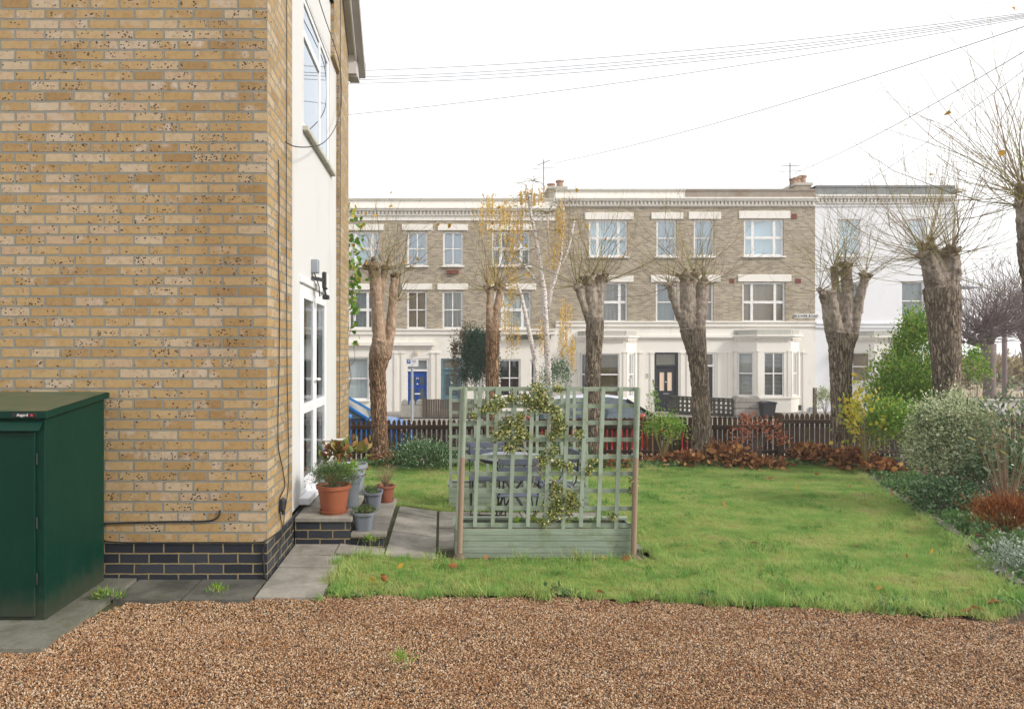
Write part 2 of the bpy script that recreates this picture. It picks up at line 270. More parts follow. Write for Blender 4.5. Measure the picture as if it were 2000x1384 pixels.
# ---------------------------------------------------------------- mesh helpers
class MB:
    def __init__(s, T=None): s.v = []; s.f = []; s.T = T
    def add(s, vs, fs):
        o = len(s.v)
        for p in vs:
            p = Vector(p); s.v.append(tuple(s.T @ p) if s.T is not None else tuple(p))
        s.f += [tuple(i + o for i in f) for f in fs]
    def box(s, x0, x1, y0, y1, z0, z1):
        s.add([(x0, y0, z0), (x1, y0, z0), (x1, y1, z0), (x0, y1, z0), (x0, y0, z1), (x1, y0, z1), (x1, y1, z1), (x0, y1, z1)],
              [(0, 3, 2, 1), (4, 5, 6, 7), (0, 1, 5, 4), (1, 2, 6, 5), (2, 3, 7, 6), (3, 0, 4, 7)]); return s
    def beam(s, a, b, w, h, up=(0, 0, 1)):
        a = Vector(a); b = Vector(b); d = (b - a).normalized(); u = Vector(up)
        sx = d.cross(u)
        if sx.length < 1e-4: sx = d.cross(Vector((1, 0, 0)))
        sx.normalize(); u = sx.cross(d)
        vs = [p + sx * i * w / 2 + u * j * h / 2 for p in (a, b) for i, j in ((-1, -1), (1, -1), (1, 1), (-1, 1))]
        s.add(vs, [(0, 1, 2, 3)[::-1], (4, 5, 6, 7), (0, 1, 5, 4), (1, 2, 6, 5), (2, 3, 7, 6), (3, 0, 4, 7)]); return s
    def tube(s, P, r, n=8, cap=True):
        P = [Vector(p) for p in P]; rr = r if isinstance(r, (list, tuple)) else [r] * len(P)
        ref = None; vs = []
        for i, p in enumerate(P):
            t = (P[min(i + 1, len(P) - 1)] - P[max(i - 1, 0)])
            if t.length < 1e-9: t = Vector((0, 0, 1))
            t.normalize()
            if ref is None: ref = t.cross(Vector((0, 0, 1)));  ref = ref if ref.length > .05 else t.cross(Vector((1, 0, 0)))
            ref = (ref - t * ref.dot(t)); ref = ref.normalized() if ref.length > 1e-6 else t.orthogonal().normalized(); b = t.cross(ref)
            for k in range(n):
                a = 2 * math.pi * k / n; vs.append(p + (ref * math.cos(a) + b * math.sin(a)) * rr[i])
        fs = [(i * n + k, i * n + (k + 1) % n, (i + 1) * n + (k + 1) % n, (i + 1) * n + k) for i in range(len(P) - 1) for k in range(n)]
        if cap: fs += [tuple(range(n))[::-1], tuple((len(P) - 1) * n + k for k in range(n))]
        s.add(vs, fs); return s
    def lathe(s, prof, c, n=32, sx=1, sy=1, sq=0):
        vs = []
        for (r, z) in prof:
            for k in range(n):
                a = 2 * math.pi * k / n; ca, sa = math.cos(a), math.sin(a)
                if sq: m_ = (abs(ca) ** sq + abs(sa) ** sq) ** (-1 / sq); ca *= m_; sa *= m_
                vs.append((c[0] + r * sx * ca, c[1] + r * sy * sa, c[2] + z))
        fs = [(i * n + k, i * n + (k + 1) % n, (i + 1) * n + (k + 1) % n, (i + 1) * n + k) for i in range(len(prof) - 1) for k in range(n)]
        if prof[0][0] > 1e-5: fs.append(tuple(range(n))[::-1])
        if prof[-1][0] > 1e-5: fs.append(tuple((len(prof) - 1) * n + k for k in range(n)))
        s.add(vs, fs); return s
    def prism(s, pts, a0, a1, axis='y'):
        n = len(pts); q = {'y': lambda p, a: (p[0], a, p[1]), 'x': lambda p, a: (a, p[0], p[1]), 'z': lambda p, a: (p[0], p[1], a)}[axis]
        s.add([q(p, a0) for p in pts] + [q(p, a1) for p in pts], [tuple(range(n)), tuple(range(n, 2 * n))[::-1]] + [(i, i + n, (i + 1) % n + n, (i + 1) % n) for i in range(n)]); return s
    def build(s, name, mat, parent=None, bevel=0, sm=False, label=None):
        o_ = ORG.get(parent.name, Vector()) if parent else Vector()
        me = bpy.data.meshes.new(name); me.from_pydata([(a - o_.x, b - o_.y, c - o_.z) for a, b, c in s.v], [], s.f); me.validate()
        bm = bmesh.new(); bm.from_mesh(me)
        bmesh.ops.recalc_face_normals(bm, faces=bm.faces)
        if bevel: bmesh.ops.bevel(bm, geom=bm.edges[:], offset=bevel, segments=1, affect='EDGES', profile=.5)
        bm.to_mesh(me); bm.free()
        if sm:
            me.polygons.foreach_set('use_smooth', [True] * len(me.polygons))
        me.materials.append(m[mat] if isinstance(mat, str) else mat)
        o = bpy.data.objects.new(name, me); COL.objects.link(o); o.parent = parent
        if parent: ORG[o.name] = o_
        if sm and sm != 'all':
            me.set_sharp_from_angle(angle=R(38))
        if label: o['label'] = label
        return o
ORG = {}
def tag(o, label, cat, group=None, kind=None):
    if label: o['label'] = label
    if cat: o['category'] = cat
    if group: o['group'] = group
    if kind: o['kind'] = kind
    return o
def thing(name, label, cat, loc=(0, 0, 0), group=None):
    o = bpy.data.objects.new(name, None); COL.objects.link(o); o.location = loc; o.empty_display_size = .2; ORG[o.name] = Vector(loc)
    return tag(o, label, cat, group)
def dup(root, loc, rz=None, label=None):
    def cp(o, par):
        c = o.copy(); COL.objects.link(c); c.parent = par
        for ch in list(o.children): cp(ch, c)
        return c
    r = cp(root, None); r.location = loc
    if rz is not None: r.rotation_euler = (0, 0, rz)
    if label: r['label'] = label
    return r
def npmesh(name, V, Fs, mat, parent=None):               # V (N,3) array, Fs list of (M,k) arrays
    o_ = ORG.get(parent.name, Vector()) if parent else Vector()
    V = np.asarray(V, float) - np.array(o_); me = bpy.data.meshes.new(name)
    loops = np.concatenate([f.ravel() for f in Fs]); tot = np.concatenate([np.full(len(f), f.shape[1]) for f in Fs]); st = np.concatenate([[0], np.cumsum(tot)[:-1]])
    me.vertices.add(len(V)); me.vertices.foreach_set('co', V.ravel()); me.loops.add(len(loops)); me.loops.foreach_set('vertex_index', loops.astype(np.int32))
    me.polygons.add(len(tot)); me.polygons.foreach_set('loop_start', st.astype(np.int32)); me.update(calc_edges=True); me.validate()
    me.materials.append(m[mat] if isinstance(mat, str) else mat)
    o = bpy.data.objects.new(name, me); COL.objects.link(o); o.parent = parent
    if parent: ORG[o.name] = o_
    return o
def unit(a): return a / np.maximum(np.linalg.norm(a, axis=1, keepdims=True), 1e-9)
def leafset(P, D, Lh, Wd, kind='kite', droop=0., rr=None):
    """P (N,3) bases, D (N,3) directions; returns V, faces for N folded leaves"""
    N = len(P); D = unit(D); Rn = unit(rng.normal(size=(N, 3))); Sd = unit(np.cross(D, Rn)); Nn = np.cross(Sd, D)
    Lh = np.broadcast_to(np.asarray(Lh, float), (N,))[:, None]; Wd = np.broadcast_to(np.asarray(Wd, float), (N,))[:, None]; fo = Wd * rng.uniform(.05, .7, (N, 1))
    if kind == 'kite':
        V = np.stack([P, P + D * Lh * .45 + Sd * Wd + Nn * fo, P + D * Lh, P + D * Lh * .45 - Sd * Wd + Nn * fo], 1).reshape(-1, 3)
        b = (np.arange(N) * 4)[:, None]; return V, [np.concatenate([b + [0, 1, 2], b + [0, 2, 3]])]
    cl = Nn * Lh * rng.uniform(-.3, .3, (N, 1))
    V = np.stack([P, P + D * Lh * .25 + Sd * Wd * .85 + Nn * fo, P + D * Lh * .62 + Sd * Wd * .9 + Nn * fo + cl, P + D * Lh + cl * 1.5, P + D * Lh * .62 - Sd * Wd * .9 + Nn * fo + cl, P + D * Lh * .25 - Sd * Wd * .85 + Nn * fo], 1).reshape(-1, 3)
    b = (np.arange(N) * 6)[:, None]; return V, [np.concatenate([b + [0, 1, 2, 3], b + [0, 3, 4, 5]])]
def grid_open(segT, s0, s1, z0, z1, ops, depth, mb):
    """wall face in a local frame (s along, d outward, z) with rectangular openings; adds reveals going inward"""
    xs = sorted({s0, s1, *[o[0] for o in ops], *[o[1] for o in ops]}); zs = sorted({z0, z1, *[o[2] for o in ops], *[o[3] for o in ops]})
    mb.T = segT
    for i in range(len(xs) - 1):
        for j in range(len(zs) - 1):
            cx, cz = (xs[i] + xs[i + 1]) / 2, (zs[j] + zs[j + 1]) / 2
            if any(o[0] < cx < o[1] and o[2] < cz < o[3] for o in ops) or not (s0 < cx < s1 and z0 < cz < z1): continue
            mb.add([(xs[i], 0, zs[j]), (xs[i + 1], 0, zs[j]), (xs[i + 1], 0, zs[j + 1]), (xs[i], 0, zs[j + 1])], [(0, 1, 2, 3)])
    for a, b, c, d in ops:
        if depth: mb.add([(a, 0, c), (b, 0, c), (b, 0, d), (a, 0, d), (a, -depth, c), (b, -depth, c), (b, -depth, d), (a, -depth, d)], [(0, 1, 5, 4), (1, 2, 6, 5), (2, 3, 7, 6), (3, 0, 4, 7)])
    mb.T = None
def frameT(p0, p1):                                    # local (s, d outward, z) -> world; outward = right-hand side of p0->p1
    p0 = Vector((*p0, 0)); p1 = Vector((*p1, 0)); e = (p1 - p0).normalized(); n = Vector((e.y, -e.x, 0))
    return Matrix(((e.x, n.x, 0, p0.x), (e.y, n.y, 0, p0.y), (0, 0, 1, 0), (0, 0, 0, 1)))
def text_mesh(txt, size, depth, name, mat, parent, loc, rot, sx=1.0):
    c = bpy.data.curves.new(name, 'FONT'); c.body = txt; c.size = size; c.extrude = depth; c.align_x = 'CENTER'; c.align_y = 'CENTER'
    t = bpy.data.objects.new('tmp', c); COL.objects.link(t); dg = bpy.context.evaluated_depsgraph_get()
    me = bpy.data.meshes.new_from_object(t.evaluated_get(dg)); bpy.data.objects.remove(t)
    me.name = name; me.materials.clear(); me.materials.append(m[mat])
    o = bpy.data.objects.new(name, me); COL.objects.link(o); o.parent = parent
    o.location = Vector(loc) - (ORG.get(parent.name, Vector()) if parent else Vector()); o.rotation_euler = rot; o.scale = (sx, 1, 1); return o
# ---------------------------------------------------------------- ground, gravel, lawn, paving, road
def sheet(name, xs, ys, zf, mat, inside=None, kind='structure'):
    V = []; F = []; idx = {}
    def vi(i, j):
        if (i, j) not in idx: idx[i, j] = len(V); V.append((xs[i], ys[j], zf(xs[i], ys[j])))
        return idx[i, j]
    for i in range(len(xs) - 1):
        for j in range(len(ys) - 1):
            if inside and not inside((xs[i] + xs[i + 1]) / 2, (ys[j] + ys[j + 1]) / 2): continue
            F.append((vi(i, j), vi(i + 1, j), vi(i + 1, j + 1), vi(i, j + 1)))
    me = bpy.data.meshes.new(name); me.from_pydata(V, [], F); me.materials.append(m[mat]); o = bpy.data.objects.new(name, me); COL.objects.link(o)
    if kind: o['kind'] = kind
    return o
ar = lambda a, b, s: list(np.arange(a, b + s * .5, s))
sheet('ground', ar(-60, 90, 5) , [-20, -10, 0, 4, 5.1, 6, 7, 8.3, 10, 12, 13.8, 14.3, 14.5, 30, 60, 120, 180], lambda x, y: (prof(y) - .06 if y < 14.4 else prof(y) - .3), 'soil')
EX = [-7, -2.52, -2.18, -1.21, .49, 2.18, 3.69, 7]; EY = [3.86, 3.89, 4.60, 4.71, 4.74, 4.56, 4.32, 3.9]
def yedge(x): return float(np.interp(x, EX, EY)) + .02 * math.sin(x * 9) + .015 * math.sin(x * 23 + 1)
LX = [(4.3, 3.55), (4.6, 3.95), (6.45, 4.93), (9.9, 6.35), (12.2, 7.4), (13, 7.9)]
def xr(y): return float(np.interp(y, [a for a, b in LX], [b for a, b in LX])) + .03 * math.sin(y * 7)
def in_lawn(x, y):
    if y < yedge(x) or x > xr(y) or y > 12.45 + .1 * math.sin(x * 3): return False
    if y < 5.78: return x > -.80 - .05 * math.sin(y * 14) - .12 * max(0, (5.0 - y))
    if y < 7.97 and -.9 < x < 1.86: return False
    if y < 7.6 and x < 0: return False
    if y < 9.6 and x < -1.25: return False
    if 8.1 < y < 8.5 and .1 < x < 1.8: return False
    return x > -3
# gravel
n = NT('pea_gravel'); vo = n.n('TexVoronoi'); vo.inputs['Scale'].default_value = 85; n.l(n.pos(), vo.inputs['Vector']); sc_ = n.n('SeparateColor'); n.l(vo.outputs['Color'], sc_.inputs[0])
GST = [(0, (.21, .105, .045)), (.16, (.38, .215, .10)), (.32, (.49, .32, .175)), (.46, (.30, .125, .04)), (.58, (.57, .42, .28)), (.7, (.35, .205, .11)), (.8, (.62, .50, .38)), (.87, (.16, .11, .085)), (.95, (.06, .06, .065))]
gc = n.ramp(sc_.outputs[0], GST); gc = n.mix(smooth(n, vo.outputs['Distance'], .3, .7), gc, (.09, .055, .03)); n.bump(n.math('SUBTRACT', 1.0, vo.outputs['Distance']), 1, .01); m['gravel'] = n.fin(gc, .75, .3)
n = NT('gravel_pebble'); oi = n.n('ObjectInfo'); gc = n.ramp(oi.outputs['Random'], GST, 'CONSTANT'); gc = n.mix(n.math('MULTIPLY', n.noise(220, 3), .3), gc, (.16, .085, .035))
gc = n.mix(n.math('MULTIPLY', smooth(n, n.noise(2.2, 4), .45, .62), .4), gc, n.mix(1.0, gc, (.74, .56, .42), 'MULTIPLY')); m['pebble'] = n.fin(gc, .6, .35)
# lawn
n = NT('lawn_earth'); m['lawn'] = n.fin(n.mix(n.noise(6, 5), (.12, .19, .035), (.24, .23, .07)), .95, .1)
n = NT('grass_blade'); oi = n.n('ObjectInfo'); g = n.geo()
pt = n.ramp(n.noise(1.9, 7, None, .72), [(.32, (.11, .26, .065)), (.41, (.23, .40, .105)), (.50, (.38, .51, .155)), (.57, (.50, .54, .20)), (.64, (.54, .47, .25))])
gr = n.mix(n.math('MULTIPLY', g.outputs['Random Per Island'], .42), pt, (.17, .36, .07))
gr = n.mix(n.math('MULTIPLY', n.math('GREATER_THAN', oi.outputs['Random'], .86), .6), gr, (.36, .31, .13))
n.fin(gr, .5, .25); t = n.n('BsdfTranslucent'); n.l(gr, t.inputs[0]); ms = n.n('MixShader'); ms.inputs[0].default_value = .4
n.l(n.b.outputs[0], ms.inputs[1]); n.l(t.outputs[0], ms.inputs[2]); n.l(ms.outputs[0], n.out.inputs[0]); m['grass'] = n.m

def proto_collection(name, meshes, mat):
    c = bpy.data.collections.new(name)
    for i, (V, F) in enumerate(meshes):
        me = bpy.data.meshes.new(name); me.from_pydata([tuple(v) for v in V], [], [tuple(f) for f in F]); me.materials.append(m[mat]); o = bpy.data.objects.new(name, me); c.objects.link(o)
    return c
def scatter(o, coll, density, smin, smax, tilt, seed=0, nscale=None, keep_base=False, zrot=True, zoff=0):
    ng = bpy.data.node_groups.new(o.name + '_scatter', 'GeometryNodeTree'); ng.interface.new_socket('Geometry', in_out='INPUT', socket_type='NodeSocketGeometry'); ng.interface.new_socket('Geometry', in_out='OUTPUT', socket_type='NodeSocketGeometry')
    N = ng.nodes.new; l = ng.links.new
    gi = N('NodeGroupInput'); go = N('NodeGroupOutput'); dp = N('GeometryNodeDistributePointsOnFaces'); dp.inputs['Density'].default_value = density; dp.inputs['Seed'].default_value = seed
    ci = N('GeometryNodeCollectionInfo'); ci.inputs['Collection'].default_value = coll; ci.inputs['Separate Children'].default_value = True; ci.inputs['Reset Children'].default_value = True
    ip = N('GeometryNodeInstanceOnPoints'); ip.inputs['Pick Instance'].default_value = True
    rr = N('FunctionNodeRandomValue'); rr.data_type = 'FLOAT_VECTOR'; rr.inputs[0].default_value = (-tilt, -tilt, 0 if zrot else -.2); rr.inputs[1].default_value = (tilt, tilt, 6.283 if zrot else .2)
    rs = N('FunctionNodeRandomValue'); rs.data_type = 'FLOAT_VECTOR'; rs.inputs[0].default_value = (smin,) * 3; rs.inputs[1].default_value = (smax,) * 3; rs.inputs['Seed'].default_value = 5
    l(gi.outputs[0], dp.inputs['Mesh']); l(dp.outputs['Points'], ip.inputs['Points']); l(ci.outputs[0], ip.inputs['Instance']); l(rr.outputs[0], ip.inputs['Rotation'])
    if nscale:
        no = N('ShaderNodeTexNoise'); no.inputs['Scale'].default_value = nscale[0]; no.inputs['Detail'].default_value = 4; mr = N('ShaderNodeMapRange'); mr.inputs[1].default_value = .35; mr.inputs[2].default_value = .65; mr.inputs[3].default_value = nscale[1]; mr.inputs[4].default_value = nscale[2]
        l(no.outputs[0], mr.inputs[0]); vm = N('ShaderNodeVectorMath'); vm.operation = 'SCALE'; l(rs.outputs[0], vm.inputs[0]); l(mr.outputs[0], vm.inputs['Scale']); l(vm.outputs[0], ip.inputs['Scale'])
    else: l(rs.outputs[0], ip.inputs['Scale'])
    out = ip.outputs[0]
    if keep_base: j = N('GeometryNodeJoinGeometry'); l(gi.outputs[0], j.inputs[0]); l(out, j.inputs[0]); out = j.outputs[0]
    l(out, go.inputs[0]); md = o.modifiers.new('scatter', 'NODES'); md.node_group = ng

gxs = ar(-7, 7, .25)
def gz(x, y): return .018 * mnoise.noise((x * 1.7, y * 1.7, 0)) + .012 * mnoise.noise((x * 5, y * 5, 3)) + .010 * mnoise.noise((x * 13, y * 13, 8)) - .004
V = []; Fq = []; ny = 40
for x in gxs:
    for j in range(ny + 1): y = -2 + (yedge(x) + .16 + 2) * j / ny; V.append((x, y, gz(x, y) - .022))
for i in range(len(gxs) - 1):
    for j in range(ny): a = i * (ny + 1) + j; Fq.append((a, a + ny + 1, a + ny + 2, a + 1))
me = bpy.data.meshes.new('gravel_drive'); me.from_pydata(V, [], Fq); me.materials.append(m['gravel']); gd = bpy.data.objects.new('gravel_drive', me); COL.objects.link(gd); gd['kind'] = 'structure'
peb = []
for k in range(5):
    bm = bmesh.new(); bmesh.ops.create_icosphere(bm, subdivisions=1, radius=.5); s = Vector((random.uniform(.8, 1.3), random.uniform(.6, .9), random.uniform(.42, .65)))
    for v in bm.verts: v.co = Vector((v.co.x * s.x, v.co.y * s.y, v.co.z * s.z)) * random.uniform(.85, 1.12)
    peb.append(([v.co.copy() for v in bm.verts], [[v.index for v in f.verts] for f in bm.faces])); bm.free()
pc = proto_collection('pebbles', peb, 'pebble')
xs = ar(-2.9, 5.0, .05); ys = ar(2.6, 4.85, .05)
ge = sheet('gravel', xs, ys, lambda x, y: gz(x, y) + .003, 'gravel', lambda x, y: y < yedge(x) + .02, 'stuff'); scatter(ge, pc, 12500, .006, .017, 1.3, 1)
tag(ge, 'loose brown and buff pea gravel covering the drive in the foreground', 'gravel')
# stray pebbles thrown onto the paving by the wall
sp = sheet('stray_gravel', ar(-2.1, -.9, .1), ar(4.66, 5.06, .08), lambda x, y: .004, 'slab', None, 'stuff'); scatter(sp, pc, 130, .006, .012, 1, 4)
tag(sp, 'stray bits of gravel on the slabs at the foot of the brick wall', 'gravel')
# lawn + blades
lx = ar(-2.9, 8.2, .05); ly = ar(4.2, 12.7, .05)
sheet('lawn', lx, ly, lambda x, y: G(x, y) + .004, 'lawn', lambda x, y: in_lawn(x, y) and in_lawn(x, y - .05))
tufts = []
for k in range(6):
    V = []; Fq = []
    for i in range(26):
        a = random.uniform(0, 6.28); r = random.uniform(0, .045); bx, by = r * math.cos(a), r * math.sin(a); h = random.uniform(.018, .05); th = random.uniform(0, 6.28); ln = random.uniform(.1, .9) * h
        dx, dy = math.cos(th), math.sin(th); wx, wy = -dy * .0013, dx * .0013; b = len(V)
        V += [(bx - wx, by - wy, 0), (bx + wx, by + wy, 0), (bx + dx * ln * .35 + wx * .8, by + dy * ln * .35 + wy * .8, h * .6), (bx + dx * ln * .35 - wx * .8, by + dy * ln * .35 - wy * .8, h * .6), (bx + dx * ln, by + dy * ln, h)]
        Fq += [(b, b + 1, b + 2, b + 3), (b + 3, b + 2, b + 4)]
    tufts.append((V, Fq))
tc_ = proto_collection('tufts', tufts, 'grass')
gx = ar(-2.9, 8, .06); gy = ar(4.2, 12.6, .06)
gs = sheet('grass', gx, gy, lambda x, y: G(x, y) + .004, 'lawn', in_lawn, 'stuff'); scatter(gs, tc_, 620, .7, 1.15, .25, 2, (1.6, .55, 1.15))
tag(gs, 'short green lawn grass with yellowish patches', 'grass')
# long ragged edge grass along gravel, path and planter
def near_edge(x, y):
    if not in_lawn(x, y): return False
    return any(not in_lawn(x + a, y + b) for a, b in ((-.12, 0), (.12, 0), (0, -.12), (0, .1)))
es = sheet('edge_grass', gx, ar(4.2, 12.6, .06), lambda x, y: G(x, y) + .004, 'lawn', near_edge, 'stuff'); scatter(es, tc_, 330, 1.3, 2.3, .5, 3, (3, .5, 1.3))
n = NT('dark_grass_blade'); g = n.geo(); n.fin(n.ramp(g.outputs['Random Per Island'], [(0, (.055, .17, .03)), (.6, (.11, .27, .045)), (1, (.24, .38, .09))]), .5, .25); m['grass_dark'] = n.m
tufts2 = [([(a * 1.0, b * 1.0, c * 1.5) for a, b, c in V], Fq) for V, Fq in tufts]; tcd = proto_collection('dark_tufts', tufts2, 'grass_dark')
cs = sheet('grass_clumps', gx, gy, lambda x, y: G(x, y) + .004, 'lawn', lambda x, y: in_lawn(x, y) and (mnoise.noise((x * 2.3, y * 2.3, 7)) + (.22 if y < 5.6 else 0) > .22), 'stuff'); scatter(cs, tcd, 190, .6, 1.15, .5, 6, (7, .2, 1.3)); tag(cs, 'darker longer grass clumps scattered through the lawn', 'grass')
m['lf_weed'] = M_leaf('low_weed_leaf', [(0, (.06, .14, .04)), (.6, (.12, .24, .07)), (1, (.28, .34, .18))])
wd = []
for k in range(4):
    n_ = 16; V, Fs = leafset(np.c_[rng.normal(size=(n_, 2)) * .035, rng.uniform(0, .03, n_)], rng.normal(size=(n_, 3)) + [0, 0, .5], .032, .011, 'leaf'); wd.append((V, Fs[0]))
wdc = proto_collection('weeds', wd, 'lf_weed')
ew = sheet('edge_weeds', ar(-.8, 5, .06), ar(4.2, 5.2, .06), lambda x, y: G(x, y) + .006, 'lawn', lambda x, y: in_lawn(x, y) and y < yedge(x) + .10 + .16 * max(0, min(1, (x - 1) / 2)), 'stuff'); scatter(ew, wdc, 75, .6, 1.3, .4, 12, (3, .1, 1.2)); tag(ew, 'low leafy weeds creeping along the gravel edge of the lawn', 'weeds')
tag(es, 'longer ragged grass along the edges of the lawn', 'grass')

# paving slabs (mossy joints show the ground between)
def slabs(name, rects, mat, zf=None, kind='structure'):
    mb = MB()
    for x0, x1, y0, y1 in rects:
        g_ = .006; j = random.uniform(-.002, .003)
        zz = [(zf or G)(x, y) + .012 + j for x, y in ((x0, y0), (x1, y0), (x1, y1), (x0, y1))]
        c = [(x0 + g_, y0 + g_), (x1 - g_, y0 + g_), (x1 - g_, y1 - g_), (x0 + g_, y1 - g_)]
        mb.add([(*p, z - .045) for p, z in zip(c, zz)] + [(*p, z) for p, z in zip(c, zz)], [(4, 5, 6, 7), (0, 1, 5, 4), (1, 2, 6, 5), (2, 3, 7, 6), (3, 0, 4, 7)])
    o = mb.build(name, mat); o['kind'] = kind; return o
m['joint'] = M_plain('mossy_joint_earth', (.06, .075, .02), (.05, .04, .025), 15, .95, .6, 60)
jb = MB(); 
sheet('paving_bed', ar(-2.6, 1.85, .1), ar(4.38, 7.98, .08), lambda x, y: G(x, y) - .013 * (y < 4.75) - .002, 'joint', lambda x, y: x < -.8 and y < 6.1 or y > 5.78 and x > -1.4)
slabs('path', [(-1.29, -.82, 4.7 + i * .335, 5.035 + i * .335) for i in range(3)] + [(-1.29, -.9, 5.705, 6.03)], 'slab')
slabs('path', [(-.9, -.49, 5.76, 6.05)] + [(-.485, -.045, y, y + .445) for y in (5.76, 6.205, 6.65, 7.095, 7.54)], 'slab')
slabs('patio', [(-.03 + i * .47, .44 + i * .47, 6.2 + j * .445, 6.645 + j * .445) for i in range(4) for j in range(4)], 'slab')
slabs('wall_foot_paving', [(-2.72 + i * .47, -2.25 + i * .47, 4.66, 5.085) for i in range(1, 3)] + [(-1.78, -1.3, 4.68, 5.085)], 'slabdark')
slabs('shed_base_paving', [(-6, -3.7, 3.86, 5.08), (-3.7, -2.26, 3.86, 5.08)], 'slabmoss', lambda x, y: .012)
# stone edging between lawn and bed
mb = MB(); ys_ = [4.9, 5.8, 6.7, 7.6, 8.5, 9.4, 10.3, 11.2]
for a, b in zip(ys_, ys_[1:]):
    p = Vector((xr(a) + .05, a + .02, G(xr(a), a) + .012)); q = Vector((xr(b) + .05, b - .02, G(xr(b), b) + .012)); mb.beam(p, q, .08, .06)
tag(mb.build('stone_edging', 'slabmoss'), 'narrow grey stone edging between the lawn and the shrub bed on the right', 'edging')
# beds
sheet('flower_bed', ar(3.2, 12.5, .3), ar(3.7, 13.7, .3), lambda x, y: G(x, y) + .03 * mnoise.noise((x * 2, y * 2, 5)) - .015, 'soil', lambda x, y: (x > xr(y) - .05 or y > 12.3) or y < 4.6)
sheet('flower_bed', ar(-3, 8.2, .4), ar(12.2, 13.7, .3), lambda x, y: G(x, y) + .03 * mnoise.noise((x * 2, y * 2, 5)) + .0, 'soil')
# street
def strip(name, y0, y1, dz, mat):
    sheet(name, ar(-60, 90, 10), [y0, (y0 + y1) / 2, y1], lambda x, y: prof(y) + dz, mat)
strip('pavement', 14.0, 15.6, -.03, 'pave'); strip('road', 15.75, 23.8, -.16, 'tarmac'); strip('pavement', 24.0, 27.0, -.04, 'pave'); strip('front_garden_paving', 27.0, 30.62, -.0, 'pave')
for ya in (15.6, 23.8):
    k = MB().box(-60, 90, ya, ya + .15, prof(ya) - .3, prof(ya) - .03).build('kerb', 'kerb'); k['kind'] = 'structure'

# ---------------------------------------------------------------- brick house at the left
XC = -1.298; YF = 5.09; YB = 9.55; XR_ = XC - .045
H = thing('brick_house', 'buff brick house end wall with blue brick base and white rendered side strip', 'house', (-4.5, 7.3, 0))
ap = 7.85; ridge = (YF + YB) / 2
mb = MB(); mb.add([(-9, YF, .28), (XC, YF, .28), (XC, YF, 5.93), (-9, YF, 5.93)], [(0, 1, 2, 3)])
# side: near brick strip, far brick strip (stepping wider above the window head)
def side_quad(mb, x, y0, y1, z0, z1): mb.add([(x, y0, z0), (x, y1, z0), (x, y1, z1), (x, y0, z1)], [(0, 1, 2, 3)])
Y1, Y2, Y3 = 5.94, 8.72, 8.27
side_quad(mb, XC, YF, Y1, .28, 5.93); side_quad(mb, XC, Y2, YB, .28, 5.28); side_quad(mb, XC, Y3, YB, 5.28, 5.93)
for a, b, z0, z1 in ((Y1, Y1, .28, 5.93), (Y2, Y2, .28, 5.28), (Y3, Y3, 5.28, 5.93)): mb.add([(XC, a, z0), (XR_ - .02, a, z0), (XR_ - .02, a, z1), (XC, a, z1)], [(0, 1, 2, 3)])
mb.add([(XC, YF, 5.93), (XC, YB, 5.93), (XC, ridge, ap)], [(0, 1, 2)])
mb.add([(-9, YB, -.3), (XC, YB, -.3), (XC, YB, 5.93), (-9, YB, 5.93)], [(0, 1, 2, 3)]); mb.add([(XC, Y3, 5.28), (XC, Y2, 5.28), (XR_ - .02, Y2, 5.28), (XR_ - .02, Y3, 5.28)], [(0, 1, 2, 3)])
mb.build('brick_wall', 'stock', H)
mb = MB(); mb.add([(-9, YF, -.1), (XC, YF, -.1), (XC, YF, .28), (-9, YF, .28)], [(0, 1, 2, 3)]); side_quad(mb, XC, YF, Y1, -.1, .28); side_quad(mb, XC, Y2, YB, -.2, .28)
side_quad(mb, XC - .012, Y1, Y2, -.2, .26); mb.build('plinth', 'blue', H)
DO = (6.50, 7.98, .33, 2.36); WO = (6.66, 8.20, 3.90, 5.20)
mb = MB(); T = frameT((XR_, 0), (XR_, 1)); grid_open(T, Y1, Y2, .26, 5.93, [DO, WO], .09, mb); mb.build('render_panel', 'render', H)
